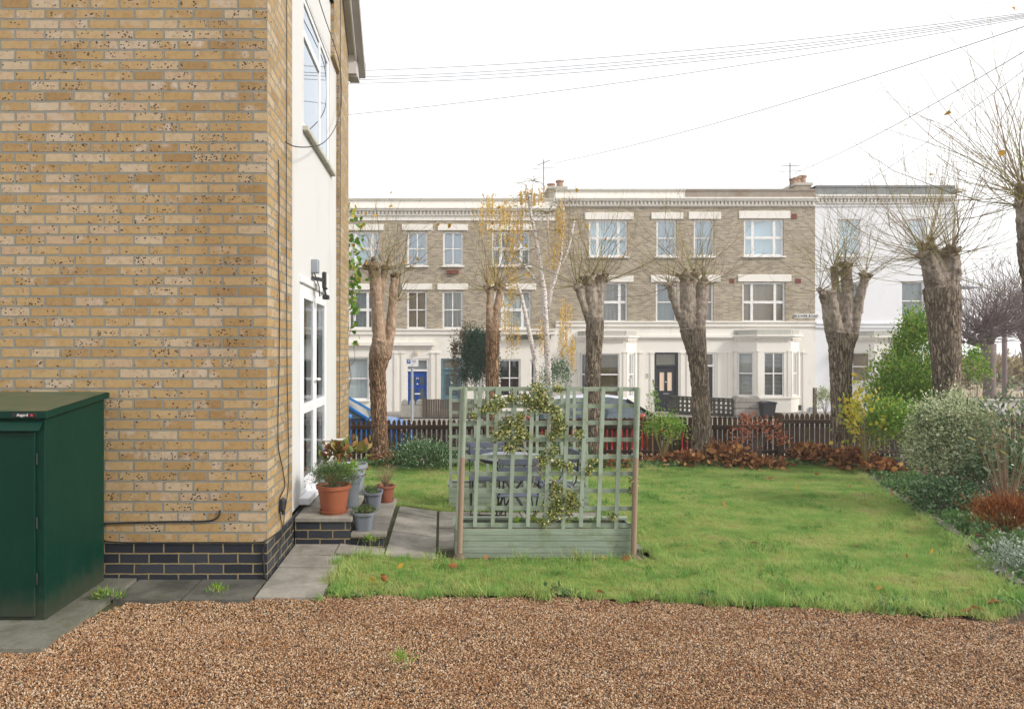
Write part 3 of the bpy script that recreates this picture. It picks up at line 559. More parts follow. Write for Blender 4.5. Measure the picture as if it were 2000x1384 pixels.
def win(parent, T, s0, s1, z0, z1, name='window', mat='upvc', fw=.055, bars_v=(), bars_h=(), d0=-.09, thick=.06, glass='glass', back=None, backd=.12, bw=None, sill=None, bev=.004, splits=None):
    """frame with casement bars, glass pane and a blind, curtain or reflection-tinted backing behind it, in a wall's local frame"""
    bw = bw or fw; mb = MB(T); d1 = d0 + thick
    mb.box(s0, s0 + fw, d0, d1, z0, z1); mb.box(s1 - fw, s1, d0, d1, z0, z1); mb.box(s0 + fw, s1 - fw, d0, d1, z1 - fw, z1); mb.box(s0 + fw, s1 - fw, d0, d1, z0, z0 + fw)
    cuts = [s0 + fw] + [x for b in bars_v for x in (b - bw / 2, b + bw / 2)] + [s1 - fw]
    for b in bars_v: mb.box(b - bw / 2, b + bw / 2, d0 + .001, d1 - .002, z0 + fw, z1 - fw)
    for b in bars_h:
        b, sel = b if isinstance(b, tuple) else (b, None)
        for i in range(0, len(cuts), 2):
            if sel is None or i // 2 in sel: mb.box(cuts[i], cuts[i + 1], d0 + .002, d1 + .004, b - bw / 2, b + bw / 2)
    f = mb.build(name, mat, parent, bevel=bev); gd_ = d1 - .012; g = MB(T); g.add([(s0 + fw * .5, gd_, z0 + fw * .5), (s1 - fw * .5, gd_, z0 + fw * .5), (s1 - fw * .5, gd_, z1 - fw * .5), (s0 + fw * .5, gd_, z1 - fw * .5)], [(0, 1, 2, 3)])
    g.build('pane', glass, f)
    if back:
        q = MB(T); q.add([(s0, d0 - backd, z0), (s1, d0 - backd, z0), (s1, d0 - backd, z1), (s0, d0 - backd, z1)], [(0, 1, 2, 3)]); q.build('curtain_or_tint' if back.startswith('curt') else 'interior_or_glow', back, f)  # blue backs and amber bay backs carry painted reflections
    if sill: q = MB(T); q.box(s0 - .06, s1 + .06, -.05, sill, z0 - .07, z0 - .002); q.build('sill', 'upvc' if mat == 'upvc' else 'white', f, bevel=.006)
    return f
wn = win(H, T, *WO[:2], *WO[2:], bars_v=(7.62,), bars_h=((4.84, (0,)),), glass='glass_top', back=None, bw=.07, d0=-.07)
MB(T).box(6.60, 8.34, -.07, .055, 3.845, 3.895).build('sill', 'stonegrey', wn, bevel=.006)
# glazed double door
d = MB(T); s0, s1, z0, z1 = DO; fw = .06
d.box(s0, s0 + fw, -.08, .0, z0, z1); d.box(s1 - fw, s1, -.08, .0, z0, z1); d.box(s0 + fw, s1 - fw, -.08, .0, z1 - fw, z1); d.box(s0 + fw, s1 - fw, -.08, .0, z0, z0 + .05)
dr = d.build('glazed_door', 'upvc', H, bevel=.005)
for a, b in ((s0 + fw, 7.225), (7.235, s1 - fw)):
    q = MB(T); st = .075
    q.box(a, a + st, -.075, .008, z0 + .05, z1 - fw); q.box(b - st, b, -.075, .008, z0 + .05, z1 - fw); q.box(a + st, b - st, -.075, .008, z1 - fw - st, z1 - fw); q.box(a + st, b - st, -.075, .008, z0 + .05, z0 + .14); q.box(a + st, b - st, -.074, .006, 1.10, 1.20)
    q.build('door_leaf', 'upvc', dr, bevel=.005)
g = MB(T); g.add([(s0 + .09, -.008, z0 + .1), (s1 - .09, -.008, z0 + .1), (s1 - .09, -.008, z1 - .1), (s0 + .09, -.008, z1 - .1)], [(0, 1, 2, 3)]); g.build('pane', 'glass_near', dr)
q = MB(T); q.box(7.26, 7.29, .0, .05, 1.40, 1.43); q.box(7.14, 7.29, .04, .058, 1.405, 1.425); q.build('handle', 'white', dr, bevel=.004)
MB(T).box(6.44, 8.04, -.04, .10, .26, .325).build('door_sill', 'upvc', dr, bevel=.006)
MB(T).box(6.46, 8.03, -.03, .025, 2.365, 2.43).build('door_head_trim', 'upvc', dr, bevel=.006)
for zz0, zz1, mm in ((.3, 2.6, 'dark'), (3.7, 5.4, 'curt_grey')):
    q = MB(); xa, xb, ya, yb = -5.0, XR_ - .1, 5.95, 9.4
    q.add([(xb, ya, zz0), (xa, ya, zz0), (xa, yb, zz0), (xb, yb, zz0), (xb, ya, zz1), (xa, ya, zz1), (xa, yb, zz1), (xb, yb, zz1)], [(0, 1, 5, 4), (1, 2, 6, 5), (2, 3, 7, 6), (0, 1, 2, 3), (4, 5, 6, 7)]); q.build('room_interior', mm, H)
# gable verge, eaves box and gutter
slope = (ap - 5.93) / (ridge - YF)
mb = MB(); e0 = YB + .28; z0 = 5.93 - slope * .28
for sg, ya in ((1, e0), (-1, YF - .28)):
    mb.beam((XC + .10, ya, z0), (XC + .10, ridge, ap + .02), .02, .24, (0, 0, 1))
mb.build('bargeboard', 'offwhite', H)
mb = MB(); mb.beam((XC + .045, e0, z0 - .03), (XC + .045, ridge, ap - .03), .088, .02); mb.beam((XC + .045, YF - .28, z0 - .03), (XC + .045, ridge, ap - .03), .088, .02); mb.build('verge_soffit', 'offwhite', H)
mb = MB(); mb.box(-9, XC + .11, YB, e0, 5.60, 5.86); mb.box(XC - .02, XC + .12, YB + .06, e0 + .01, 5.58, 5.92); mb.build('eaves_box', 'offwhite', H)
mb = MB(); mb.beam((XC + .16, e0, z0 - .02), (XC + .16, ridge, ap + .08), .10, .12); mb.beam((XC + .16, YF - .28, z0 + .04), (XC + .16, ridge, ap + .08), .10, .12); mb.build('verge_capping', 'gutter', H)
mb = MB(); mb.add([(-9, YF - .3, z0 + .1), (XC + .2, YF - .3, z0 + .1), (XC + .2, ridge, ap + .15), (-9, ridge, ap + .15), (-9, e0, z0 + .1), (XC + .2, e0, z0 + .1)], [(0, 1, 2, 3), (3, 2, 5, 4)]); mb.build('roof', 'roof', H)
MB().tube([(-9, e0 + .06, 5.84), (XC + .2, e0 + .06, 5.84)], .055, 12).build('gutter', 'gutter', H)

# wall fittings and cables
sf = thing('security_light', 'dark grey security floodlight with sensor on an arm above the glazed door', 'light', tuple(W(622, 530, 7.35)))
x = XR_; b = W(0, 0, 1)
MB().box(x, x + .07, 7.03, 7.13, 2.52, 2.66).build('junction_box', 'galv', sf, bevel=.006)
MB().beam((x, 7.05, 2.47), (x + .12, 7.10, 2.45), .03, .035).build('bracket_arm', 'charcoal', sf)
MB().box(x + .10, x + .145, 7.10, 7.22, 2.36, 2.54).build('lamp_head', 'charcoal', sf, bevel=.012)
MB().box(x + .1455, x + .150, 7.115, 7.205, 2.375, 2.525).build('lamp_glass', 'white', sf)
MB().tube([(x + .12, 7.16, 2.36), (x + .13, 7.16, 2.30)], .012, 8).box(x + .10, x + .165, 7.12, 7.2, 2.255, 2.30).build('motion_sensor', 'charcoal', sf, bevel=.006)
MB().tube([(x + .03, 7.06, 2.52), (x + .08, 7.05, 2.38), (x + .08, 7.08, 2.28), (x + .11, 7.12, 2.32), (x + .11, 7.14, 2.38)], .006, 6).build('cable', 'black', sf)
def cable(pts, r, name, label, mat='black', sub=6):
    P = [Vector(p) for p in pts]; out = []
    for i in range(len(P) - 1):
        a, b_, c, d_ = P[max(i - 1, 0)], P[i], P[i + 1], P[min(i + 2, len(P) - 1)]
        for k in range(sub):
            t = k / sub; out.append(.5 * ((2 * b_) + (c - a) * t + (2 * a - 5 * b_ + 4 * c - d_) * t * t + (3 * b_ - a - 3 * c + d_) * t ** 3))
    out.append(P[-1]); return tag(MB().tube(out, r, 6).build(name, mat, sm='all'), label, 'cable')
fy = YF - .012; Wf = lambda px, py: W(px, py, fy)
cable([Wf(195, 1022), Wf(260, 1020), Wf(330, 1018), Wf(400, 1017), Wf(424, 1011), Wf(430, 996)], .0065, 'cable', 'black cable running along the brick wall above the blue bricks and turning up')
def Ws(px, py, off=.012): X = XC + off; Y = F * X / (px - CX); return W(px, py, Y)
cable([Wf(195, 1052), Wf(220, 1058), Wf(300, 1060), Wf(400, 1059), Wf(500, 1059), Wf(519, 1055)] + [Ws(528, 1050), Ws(545, 1038), Ws(560, 1030), Ws(572, 1018)], .0055, 'cable', 'thin black cable along the top of the blue bricks and round the corner')
cable([Wf(517, 1060), Wf(513, 1075), Wf(515, 1100), Wf(517, 1130)], .009, 'cable', 'short thick black cable dropping down the blue bricks at the wall corner')
cable([Ws(544, 312), Ws(545, 400), Ws(544, 500), Ws(546, 600), Ws(545, 720), Ws(543, 860), Ws(552, 915), Ws(556, 950), Ws(546, 975), Ws(548, 1010), Ws(551, 1035), Ws(541, 1110)], .0045, 'cable', 'black cable hanging down the brick side wall to the grey junction box')
cable([Ws(560, 0), Ws(560, 200), Ws(559, 400), Ws(560, 600), Ws(561, 750), Ws(564, 900), Ws(562, 960), Ws(556, 1000), Ws(553, 1036)], .0038, 'cable', 'thin black cable running the full height of the brick corner strip')
cable([Ws(557, 277, .03), Ws(575, 286, .10), Ws(605, 287, .14), Ws(630, 280, .12), Ws(650, 258, .08), Ws(663, 225, .04), Ws(667, 190, .03), Ws(664, 130, .03), Ws(650, 80, .04), Ws(636, 40, .05), Ws(621, -6, .05)], .005, 'cable', 'looped black cable swinging across the white render below the upper window')
cable([Ws(665, 0), Ws(665, 300), Ws(664, 600), Ws(663, 880)], .004, 'cable', 'fine dark cable running down the far brick strip beside the render')
jb_ = thing('junction_box', 'small grey round junction box on the brick corner above the blue bricks', 'junction box', tuple(Ws(549, 985)))
p = Ws(549, 985); MB().box(p.x - .01, p.x + .035, p.y - .04, p.y + .04, p.z - .05, p.z + .05).build('box', 'charcoal', jb_, bevel=.014)
MB().tube([(p.x + .015, p.y, p.z - .05), (p.x + .015, p.y, p.z - .08)], .012, 8).build('cable_gland', 'black', jb_)

# ---------------------------------------------------------------- green storage shed
SH = thing('storage_shed', 'dark green steel storage shed with sloping lid against the brick wall', 'shed', (-3.3, 4.6, 0))
sx0, sx1, sy0, sy1 = -4.3, -2.485, 4.28, 5.03
mb = MB(); mb.prism([(sy0, .02), (sy1, .02), (sy1, 1.37), (sy0, 1.285)], sx0, sx1, 'x'); mb.build('body', 'shed', SH, bevel=.004)
mb = MB(); mb.prism([(sy0 - .035, 1.288), (sy1 + .02, 1.365), (sy1 + .02, 1.405), (sy0 - .035, 1.33)], sx0 - .03, sx1 + .03, 'x'); mb.build('roof', 'shed', SH, bevel=.003)
mb = MB(); mb.add([(sx0 - .026, sy0 - .03, 1.3345), (sx1 + .026, sy0 - .03, 1.3345), (sx1 + .026, sy1 + .015, 1.409), (sx0 - .026, sy1 + .015, 1.409)], [(0, 1, 2, 3)]); mb.build('roof_sheet', 'shedroof', SH)
mb = MB(); mb.prism([(sy0 - .002, 1.27), (sy0 - .045, 1.215), (sy0 - .05, 1.215), (sy0 - .01, 1.275)], sx0, sx1 - .01, 'x'); mb.build('drip_flap', 'shed', SH)
mb = MB(); mb.box(sx0 + .05, sx1 - .055, sy0 - .018, sy0 - .001, .05, 1.2); mb.build('door', 'shed', SH, bevel=.003)
for z in (.25, .6, 1.0): MB().tube([(sx1 - .045, sy0 - .012, z), (sx1 - .045, sy0 - .012, z + .07)], .006, 8).build('hinge', 'charcoal', SH)
mb = MB(); mb.box(-2.575 - .095, -2.575 + .06, sy0 - .04, sy0 - .036, 1.299, 1.324); pl = mb.build('name_plate', 'black', SH, bevel=.001)
text_mesh('Asgard', .026, .0004, 'lettering', 'white', pl, (-2.603, sy0 - .0412, 1.311), (R(90), 0, 0), .98)
mb = MB(); mb.prism([(-2.553, 1.303), (-2.538, 1.303), (-2.538, 1.311), (-2.5455, 1.318), (-2.553, 1.311)], sy0 - .0418, sy0 - .0405); mb.build('emblem', 'redmark', pl)

# ---------------------------------------------------------------- doorstep of two levels
DS = thing('doorstep', 'two level doorstep of blue bricks topped with stone slabs below the glazed door', 'steps', (-.95, 6.8, 0))
MB().box(XC + .002, -.81, 6.05, 7.49, -.15, .20).build('upper_brick_base', 'blue', DS)
mb = MB(); [mb.box(XC + .002, -.79, a, b, .201, .24) for a, b in ((6.03, 6.51), (6.516, 7.0), (7.006, 7.505))]; mb.build('upper_slab', 'slab', DS, bevel=.005)
MB().box(-.808, -.52, 6.08, 7.48, -.15, .06).build('lower_brick_base', 'blue', DS)
mb = MB(); [mb.box(-.806, -.49, a, b, .061, .098) for a, b in ((6.05, 6.53), (6.536, 7.0), (7.006, 7.51))]; mb.build('lower_slab', 'slab', DS, bevel=.005)

# grab rail beside the door
gr_ = thing('grab_rail', 'cream plastic rail bracket standing out beside the glazed door', 'rail', (XR_, 7.8, .55))
MB().tube([(XR_, 7.75, .70), (XR_ + .28, 7.75, .71)], .018, 10).build('bar', 'white', gr_)
MB().box(XR_ + .12, XR_ + .15, 7.735, 7.765, .42, .70).build('upright', 'white', gr_, bevel=.004)
# ---------------------------------------------------------------- terrace of houses across the road
YH = 30.6; KF = F / YH
hx = lambda px: (px - CX) / KF
hz = lambda py: CZ - (py - CY) / KF
TF = Matrix(((1, 0, 0, 0), (0, -1, 0, YH), (0, 0, 1, 0), (0, 0, 0, 1)))     # s = world x, d = toward the road
ZG = -.98
def dent(mb, x0, x1, z0, z1, d0, d1, pitch=.17):
    x = x0 + .04
    while x < x1 - .08: mb.box(x, x + .09, d0, d1, z0, z1); x += pitch
def tri(parent, s0, s1, z0, z1, glass, back, mat='white', sill=None, d0=-.12):
    wd = s1 - s0; return win(parent, TF, s0, s1, z0, z1, mat=mat, fw=.085, bars_v=(s0 + wd * .23, s0 + wd * .77), bars_h=((z0 + z1) / 2,), d0=d0, glass=glass, back=back, sill=sill, bw=.12)
def sash(parent, s0, s1, z0, z1, glass, back, mat='white', sill=None, mid=True):
    return win(parent, TF, s0, s1, z0, z1, mat=mat, fw=.085, bars_v=((s0 + s1) / 2,) if mid else (), bars_h=((z0 + z1) / 2,), d0=-.12, glass=glass, back=back, sill=sill, bw=.05)
def house(name_lab, x0p, x1p, lv, ups, gnd, wallmat='terr', lowmat='stucco', cat='house', group='terraced houses across the road', bay=None, parapet='stucco', coping='stonegrey'):
    x0, x1 = hx(x0p), hx(x1p); o = thing('terraced_house', name_lab, cat, ((x0 + x1) / 2, YH + 4, ZG), group)
    zb1 = hz(lv['brick']); zs = hz(lv['string'][1]); zs1 = hz(lv['string'][0])
    ops = [(hx(a), hx(b), hz(d), hz(c)) for (a, b, c, d, *_r) in ups]
    mb = MB(); grid_open(TF, x0, x1, zs, zb1, ops, .16, mb); mb.build('upper_wall', wallmat, o)
    gops = [(hx(a), hx(b), hz(d), hz(c)) for (k, a, b, c, d, *_r) in gnd]
    if bay: gops.append((hx(bay['x'][0]) + .05, hx(bay['x'][3]) - .05, ZG, hz(bay['top'])))
    mb = MB(); grid_open(TF, x0, x1, ZG - .2, zs, gops, .16, mb); mb.build('ground_floor_wall', lowmat, o)
    mb = MB(); mb.box(x0, x1, YH + .5, YH + 8.5, ZG - .2, hz(lv['par']) - .4); mb.build('rear_block', 'terr', o)
    mb = MB(TF); mb.box(x0, x1, -.4, .035, hz(lv['brick']) + .002, hz(lv['par'])); mb.build('frieze', 'stucco' if wallmat == 'terr' else 'stucco_white', o)
    mb = MB(TF); zd1, zd0 = hz(lv['dent'][0]), hz(lv['dent'][1])
    mb.box(x0, x1, .036, .10, zd0 - .06, zd0 - .01); dent(mb, x0, x1, zd0, zd1, .036, .13); mb.box(x0, x1, .036, .20, zd1 + .002, zd1 + .08); mb.box(x0, x1, .036, .26, zd1 + .082, zd1 + .15); mb.build('cornice', 'stucco', o)
    mb = MB(TF); zt = hz(lv['par'])
    if parapet != 'stucco': mb.box(x0, x1, -.42, .06, zt - .36, zt - .06)
    mb.box(x0, x1, -.45, .09, zt - .058, zt + .03); mb.build('parapet_coping', coping, o)
    mb = MB(TF); mb.box(x0, x1, .001, .07, zs - .02, zs1 - .05); mb.box(x0, x1, .001, .12, zs1 - .048, zs1 + .02); mb.build('string_course', lowmat, o)
    for (a, b, c, d, kind, glass, back, *lin) in ups:
        f = (tri if kind == 't' else sash)(o, hx(a), hx(b), hz(d), hz(c), glass, back, lv.get('fr', 'white'), .10 if d < 600 else None, *(() if kind == 't' else (lv is LL,)))
        if lin and lin[0]: la, lb, lc, ld = lin[0]; MB(TF).box(hx(la), hx(lb), -.03, .04, hz(ld), hz(lc)).build('lintel', 'stucco' if wallmat == 'terr' else wallmat, o, bevel=.01)
    for (k, a, b, c, d, *r) in gnd:
        s0, s1, z0, z1 = hx(a), hx(b), hz(d), hz(c)
        if k == 'door':
            dm, style = r[0], r[1]; fmat = r[2] if len(r) > 2 else dm; ztr = hz(r[3])
            q = MB(TF); q.box(s0, s0 + .10, -.15, -.03, z0, z1); q.box(s1 - .10, s1, -.15, -.03, z0, z1); q.box(s0 + .1, s1 - .1, -.15, -.03, z1 - .08, z1); q.box(s0 + .1, s1 - .1, -.15, -.02, ztr, ztr + .09)
            fr = q.build('door_frame', fmat, o, bevel=.006)
            g = MB(TF); g.add([(s0 + .1, -.10, ztr + .09), (s1 - .1, -.10, ztr + .09), (s1 - .1, -.10, z1 - .08), (s0 + .1, -.10, z1 - .08)], [(0, 1, 2, 3)]); g.build('fanlight_pane', 'glass', fr)
            g = MB(TF); g.add([(s0, -.3, ztr), (s1, -.3, ztr), (s1, -.3, z1), (s0, -.3, z1)], [(0, 1, 2, 3)]); g.build('lobby', r[4], fr)
            a_, b_ = s0 + .102, s1 - .102; q = MB(TF); q.box(a_, b_, -.13, -.09, z0 + .02, ztr - .005); H_ = ztr - z0; W_ = b_ - a_
            for (u0, u1, v0, v1) in style: # raised mouldings round the panels
                for bx_ in ((u0, u1, v0 - .03, v0), (u0, u1, v1, v1 + .03), (u0 - .03, u0, v0 - .03, v1 + .03), (u1, u1 + .03, v0 - .03, v1 + .03)):
                    q.box(a_ + bx_[0] * W_, a_ + bx_[1] * W_, -.088, -.072, z0 + bx_[2] * H_, z0 + bx_[3] * H_)
            dd = q.build('door', dm, o)
            for (u0, u1, v0, v1) in style:
                if v1 > .5 or r[5] == 'all':
                    g = MB(TF); g.add([(a_ + u0 * W_, -.085, z0 + v0 * H_), (a_ + u1 * W_, -.085, z0 + v0 * H_), (a_ + u1 * W_, -.085, z0 + v1 * H_), (a_ + u0 * W_, -.085, z0 + v1 * H_)], [(0, 1, 2, 3)]); g.build('door_pane', r[6], dd)
            q = MB(TF); c_ = (a_ + b_) / 2; q.box(c_ - .13, c_ + .13, -.085, -.065, z0 + .40 * H_, z0 + .43 * H_); q.build('letterbox', 'chrome' if dm != 'bluepaint' else 'white', dd)
            q = MB(TF); q.lathe([(.001, 0), (.035, 0), (.035, .02), (.001, .03)], (a_ + .07, -.07, z0 + .55 * H_), 12); q.build('doorknob', 'chrome', dd)
            q = MB(TF); q.lathe([(.001, 0), (.04, 0), (.04, .03), (.001, .05)], (c_, -.075, z0 + .66 * H_), 12); q.build('knocker', 'white', dd)
            q = MB(TF); q.box(s0 - .1, s1 + .1, -.1, .35, ZG - .1, z0 - .002); q.build('door_step', 'stonegrey', o)
        elif k == 'sash': sash(o, s0, s1, z0, z1, *r)
        elif k == 'tri': tri(o, s0, s1, z0, z1, *r)
    if bay:
        xa, xb, xc, xd = [hx(v) for v in bay['x']]; zt, z0, z1 = hz(bay['top']), hz(bay['w'][1]), hz(bay['w'][0]); dp = bay['d']; YBY = YH - dp
        pts = [(xa, YH), (xb, YBY), (xc, YBY), (xd, YH)]; mb = MB()
        for i in range(3):
            p, q = pts[i], pts[i + 1]; Lg = math.dist(p, q); T_ = frameT(p, q); mg = .30 if i == 1 else .16
            grid_open(T_, 0, Lg, ZG - .2, zt, [(mg, Lg - mg, z0, z1)], .12, mb)
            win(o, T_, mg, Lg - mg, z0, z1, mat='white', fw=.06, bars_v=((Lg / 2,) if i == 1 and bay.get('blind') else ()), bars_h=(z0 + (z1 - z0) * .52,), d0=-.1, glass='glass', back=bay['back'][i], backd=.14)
            if bay.get('blind'):
                sl_ = MB(T_); z = z0 + .08
                while z < z1 - .06: sl_.box(mg + .05, Lg - mg - .05, -.165, -.15, z, z + .03); z += .058
                sl_.build('shutter', 'white', o)
        mb.build('bay_wall', 'stucco', o)
        for zz, pr_, hh, mt in ((zt, .10, .10, 'stucco'), (zt + .10, .18, .08, 'stucco'), (z0 - .10, .06, .08, 'stucco')):
            f_ = [(xa - pr_, YH - .001), (xb - pr_ * .4, YBY - pr_), (xc + pr_ * .4, YBY - pr_), (xd + pr_, YH - .001)]; MB().prism(f_, zz, zz + hh, 'z').build('bay_cornice', mt, o)
        f_ = [(xa, YH - .001), (xb, YBY), (xc, YBY), (xd, YH - .001)]; MB().prism(f_, zt + .182, zt + .40, 'z').build('bay_roof', 'stained', o)
        q = MB()
        for i in range(3):
            p, r_ = Vector((*pts[i], 0)), Vector((*pts[i + 1], 0)); Lg = (r_ - p).length; T_ = frameT(pts[i], pts[i + 1]); q.T = T_; dent(q, 0, Lg, zt - .09, zt - .01, .001, .06, .13)
            for s_ in ((.02, .14), (Lg - .14, Lg - .02)): q.box(s_[0], s_[1], .001, .03, z0 - .02, z1 + .02); q.box(s_[0] - .015, s_[1] + .015, .001, .045, z1 + .022, z1 + .07)
        q.T = None; q.build('bay_moulding', 'stucco', o)
    return o
LL = dict(par=389, dent=(413, 419), brick=431, string=(643, 652)); LR = dict(par=371, dent=(394, 400), brick=404, string=(628, 637)); LW = dict(par=364, dent=(389, 395), brick=404, string=(631, 639), fr='white')
def lint(a, b, L): return (a - 10, b + 10, L[0], L[1])
GU, GL = 'glass_up', 'glass'
P4 = [(.12, .42, .07, .55), (.58, .88, .07, .55), (.12, .42, .64, .86), (.58, .88, .64, .86)]
hA = house('cream fronted brick house with a royal blue front door, partly behind the nearest brick wall', 596, 849, LL,
    [(681, 740, 452, 519, 't', GU, 'curt_sky', lint(681, 740, (438, 450))), (795, 835, 452, 519, 's', GU, 'curt_sky', lint(795, 835, (438, 450))),
     (681, 729, 568, 642, 't', GL, 'curt_grey', lint(681, 729, (554, 566))), (795, 834, 568, 642, 's', GL, 'curt_tan', lint(795, 834, (554, 566)))],
    [('sash', 676, 721, 697, 781, GL, 'curt_grey', 'white', .1, False), ('door', 792, 838, 700, 800, 'bluepaint', P4, 'white', 725, 'curt_grey', 'all', 'carglass')])
hB = house('cream fronted brick house with a dusty teal front door behind the conifer', 849, 1085, LL,
    [(865, 904.6, 452, 519, 's', GU, 'curt_sky', lint(865, 904, (438, 450))), (961, 1035, 452, 519, 't', GU, 'curt_sky', lint(961, 1035, (438, 450))),
     (864, 904, 568, 642, 's', GL, 'curt_cream', lint(864, 904, (554, 566))), (965, 1037, 568, 642, 't', GL, 'curt_grey', lint(965, 1037, (554, 566)))],
    [('sash', 974, 1017, 701, 775, GL, 'dark', 'white', .1, True), ('sash', 1035, 1046, 702, 775, GL, 'curt_grey', 'white', .1, False), ('door', 861, 903, 700, 800, 'tealpaint', [(.14, .42, .35, .88), (.58, .86, .35, .88)], 'tealpaint', 722, 'curt_tan', 'all', 'carglass')])
PD = [(.18, .42, .48, .88), (.58, .82, .48, .88), (.18, .42, .08, .36), (.58, .82, .08, .36)]
hC = house('brick house with a slate black front door and wide fanlight, bay window to its left', 1085, 1338, LR,
    [(1150, 1226, 429, 501, 't', GU, 'curt_sky', (1142, 1237, 415, 429)), (1282, 1322, 429, 501, 's', GU, 'curt_sky', (1272, 1334, 415, 428)),
     (1158, 1226, 551, 629, 't', GL, 'curt_cream', (1146, 1237, 538, 551)), (1281, 1322, 551, 629, 's', GL, 'curt_grey', (1271, 1333, 537, 551))],
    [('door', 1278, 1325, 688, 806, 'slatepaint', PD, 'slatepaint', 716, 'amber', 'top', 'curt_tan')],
    bay=dict(x=(1128, 1150, 1216, 1243), top=664, w=(690, 774), d=.62, back=('curt_grey', 'amber', 'curt_grey')))  # amber centre back: warm glow in the pane put into the colour
hD = house('brick house with slatted shutters in its bay window, next to the white end house', 1338, 1592, LR,
    [(1355, 1395, 429, 501, 's', GU, 'curt_sky', (1345, 1408, 414, 428)), (1453, 1531, 428, 500, 't', GU, 'curt_sky', (1443, 1543, 412, 427)),
     (1354, 1394, 551, 629, 's', GL, 'curt_tan', (1345, 1407, 537, 551)), (1450, 1534, 551, 629, 't', GL, 'curt_tan', (1441, 1545, 536, 550))],
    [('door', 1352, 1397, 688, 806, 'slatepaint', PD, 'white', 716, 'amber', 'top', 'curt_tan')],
    bay=dict(x=(1433, 1466, 1531, 1561), top=662, w=(688, 772), d=.62, back=('curt_tan', 'amber', 'curt_sky'), blind=True), parapet='stonegrey', coping='copingbrown')  # amber backs: golden glow in the panes put into the colour
hE = house('white painted end house of the row with a dark lead parapet', 1592, 1863, LW,
    [(1637, 1680, 428, 500, 's', GU, 'curt_sky'), (1773, 1808, 428, 500, 's', GU, 'curt_sky'),
     (1637, 1680, 551, 627, 's', GL, 'curt_grey'), (1760, 1806, 549, 626, 's', GL, 'curt_grey')],
    [], wallmat='stucco_white', lowmat='stucco_white', parapet='lead', coping='lead',
    bay=dict(x=(1655, 1690, 1752, 1786), top=664, w=(688, 745), d=.62, back=('curt_tan', 'curt_tan', 'dark')))
# extra ground-floor cornice, dirt band, pilasters
for o, a, b, z in ((hA, 596, 848, 675),): 
    q = MB(TF); q.box(hx(a), hx(b), .001, .16, hz(z), hz(z) + .16); dent(q, hx(a), hx(b), hz(z) - .12, hz(z) - .01, .001, .08, .13); q.build('ground_floor_cornice', 'stucco', o)
q = MB(TF); dent(q, hx(1245), hx(1430), hz(663), hz(660), .001, .06, .13); q.box(hx(1245), hx(1430), .001, .12, hz(660) + .01, hz(657) + .05); q.build('ground_floor_cornice', 'stucco', hC)
for o, xs_ in ((hA, (770, 784, 842)), (hB, (853, 908, 958)), (hC, (1248, 1270, 1329)), (hD, (1341, 1401, 1421, 1568)), (hE, (1640,))):
    q = MB(TF)
    for a in xs_: q.box(hx(a), hx(a + 7), .001, .035, ZG, hz(690)); q.box(hx(a) - .03, hx(a + 7) + .03, .001, .06, hz(690) + .001, hz(687))
    q.build('pilaster', 'stucco' if o is not hE else 'stucco_white', o)
q = MB(TF)
for a, b, c, d in ((1546, 1556, 418, 428), (1425, 1434, 544, 553), (1553, 1564, 544, 553)): q.box(hx(a), hx(b), -.01, .02, hz(d), hz(c))
q.build('air_brick', 'airbrick', hD)
MB(TF).box(hx(872), hx(896), .0, .12, hz(535), hz(528)).build('planter_bracket', 'airbrick', hB)
MB(TF).box(hx(988), hx(1074), .13, .24, hz(663), hz(654)).build('mossy_ledge', 'balus', hB)
MB(TF).box(hx(811), hx(816), .001, .1, hz(693), hz(685)).build('wall_lantern', 'beige', hA)
text_mesh('31', .30, .01, 'house_number', 'stonegrey', hC, (hx(1267), YH - .02, hz(734)), (R(90), 0, 0))
text_mesh('59', .13, .01, 'house_number', 'white', hA, (hx(815), YH + .07, hz(739)), (R(90), 0, 0))
MB(TF).box(hx(1274), hx(1276.4), .001, .04, hz(746), hz(741)).build('doorbell', 'black', hC)
MB(TF).tube([(hx(1101), .06, ZG), (hx(1101), .06, hz(640))], .04, 8).build('drainpipe', 'stucco', hC)
MB(TF).tube([(hx(1808.5), .07, hz(655)), (hx(1808.5), .07, hz(588))], .05, 8).build('drainpipe', 'charcoal', hE)
q = MB(); q.box(hx(1863) - .001, hx(1866), YH - .02, YH + 8.5, ZG, hz(372)); q.build('flank_wall', 'terr', hE)
MB(TF).box(hx(1863), hx(1877), -.4, .30, hz(376), hz(371)).build('eaves_end', 'stucco', hE)
sgn = thing('street_name_sign', 'long white street name sign high on the brick front beside the white house', 'sign', (hx(1575), YH, hz(617)))
MB(TF).box(hx(1551), hx(1597), .002, .03, hz(621), hz(613)).build('plate', 'white', sgn)
text_mesh('BULWER ROAD', .165, .004, 'lettering', 'charcoal', sgn, (hx(1574), YH - .036, hz(617.3)), (R(90), 0, 0), .93)
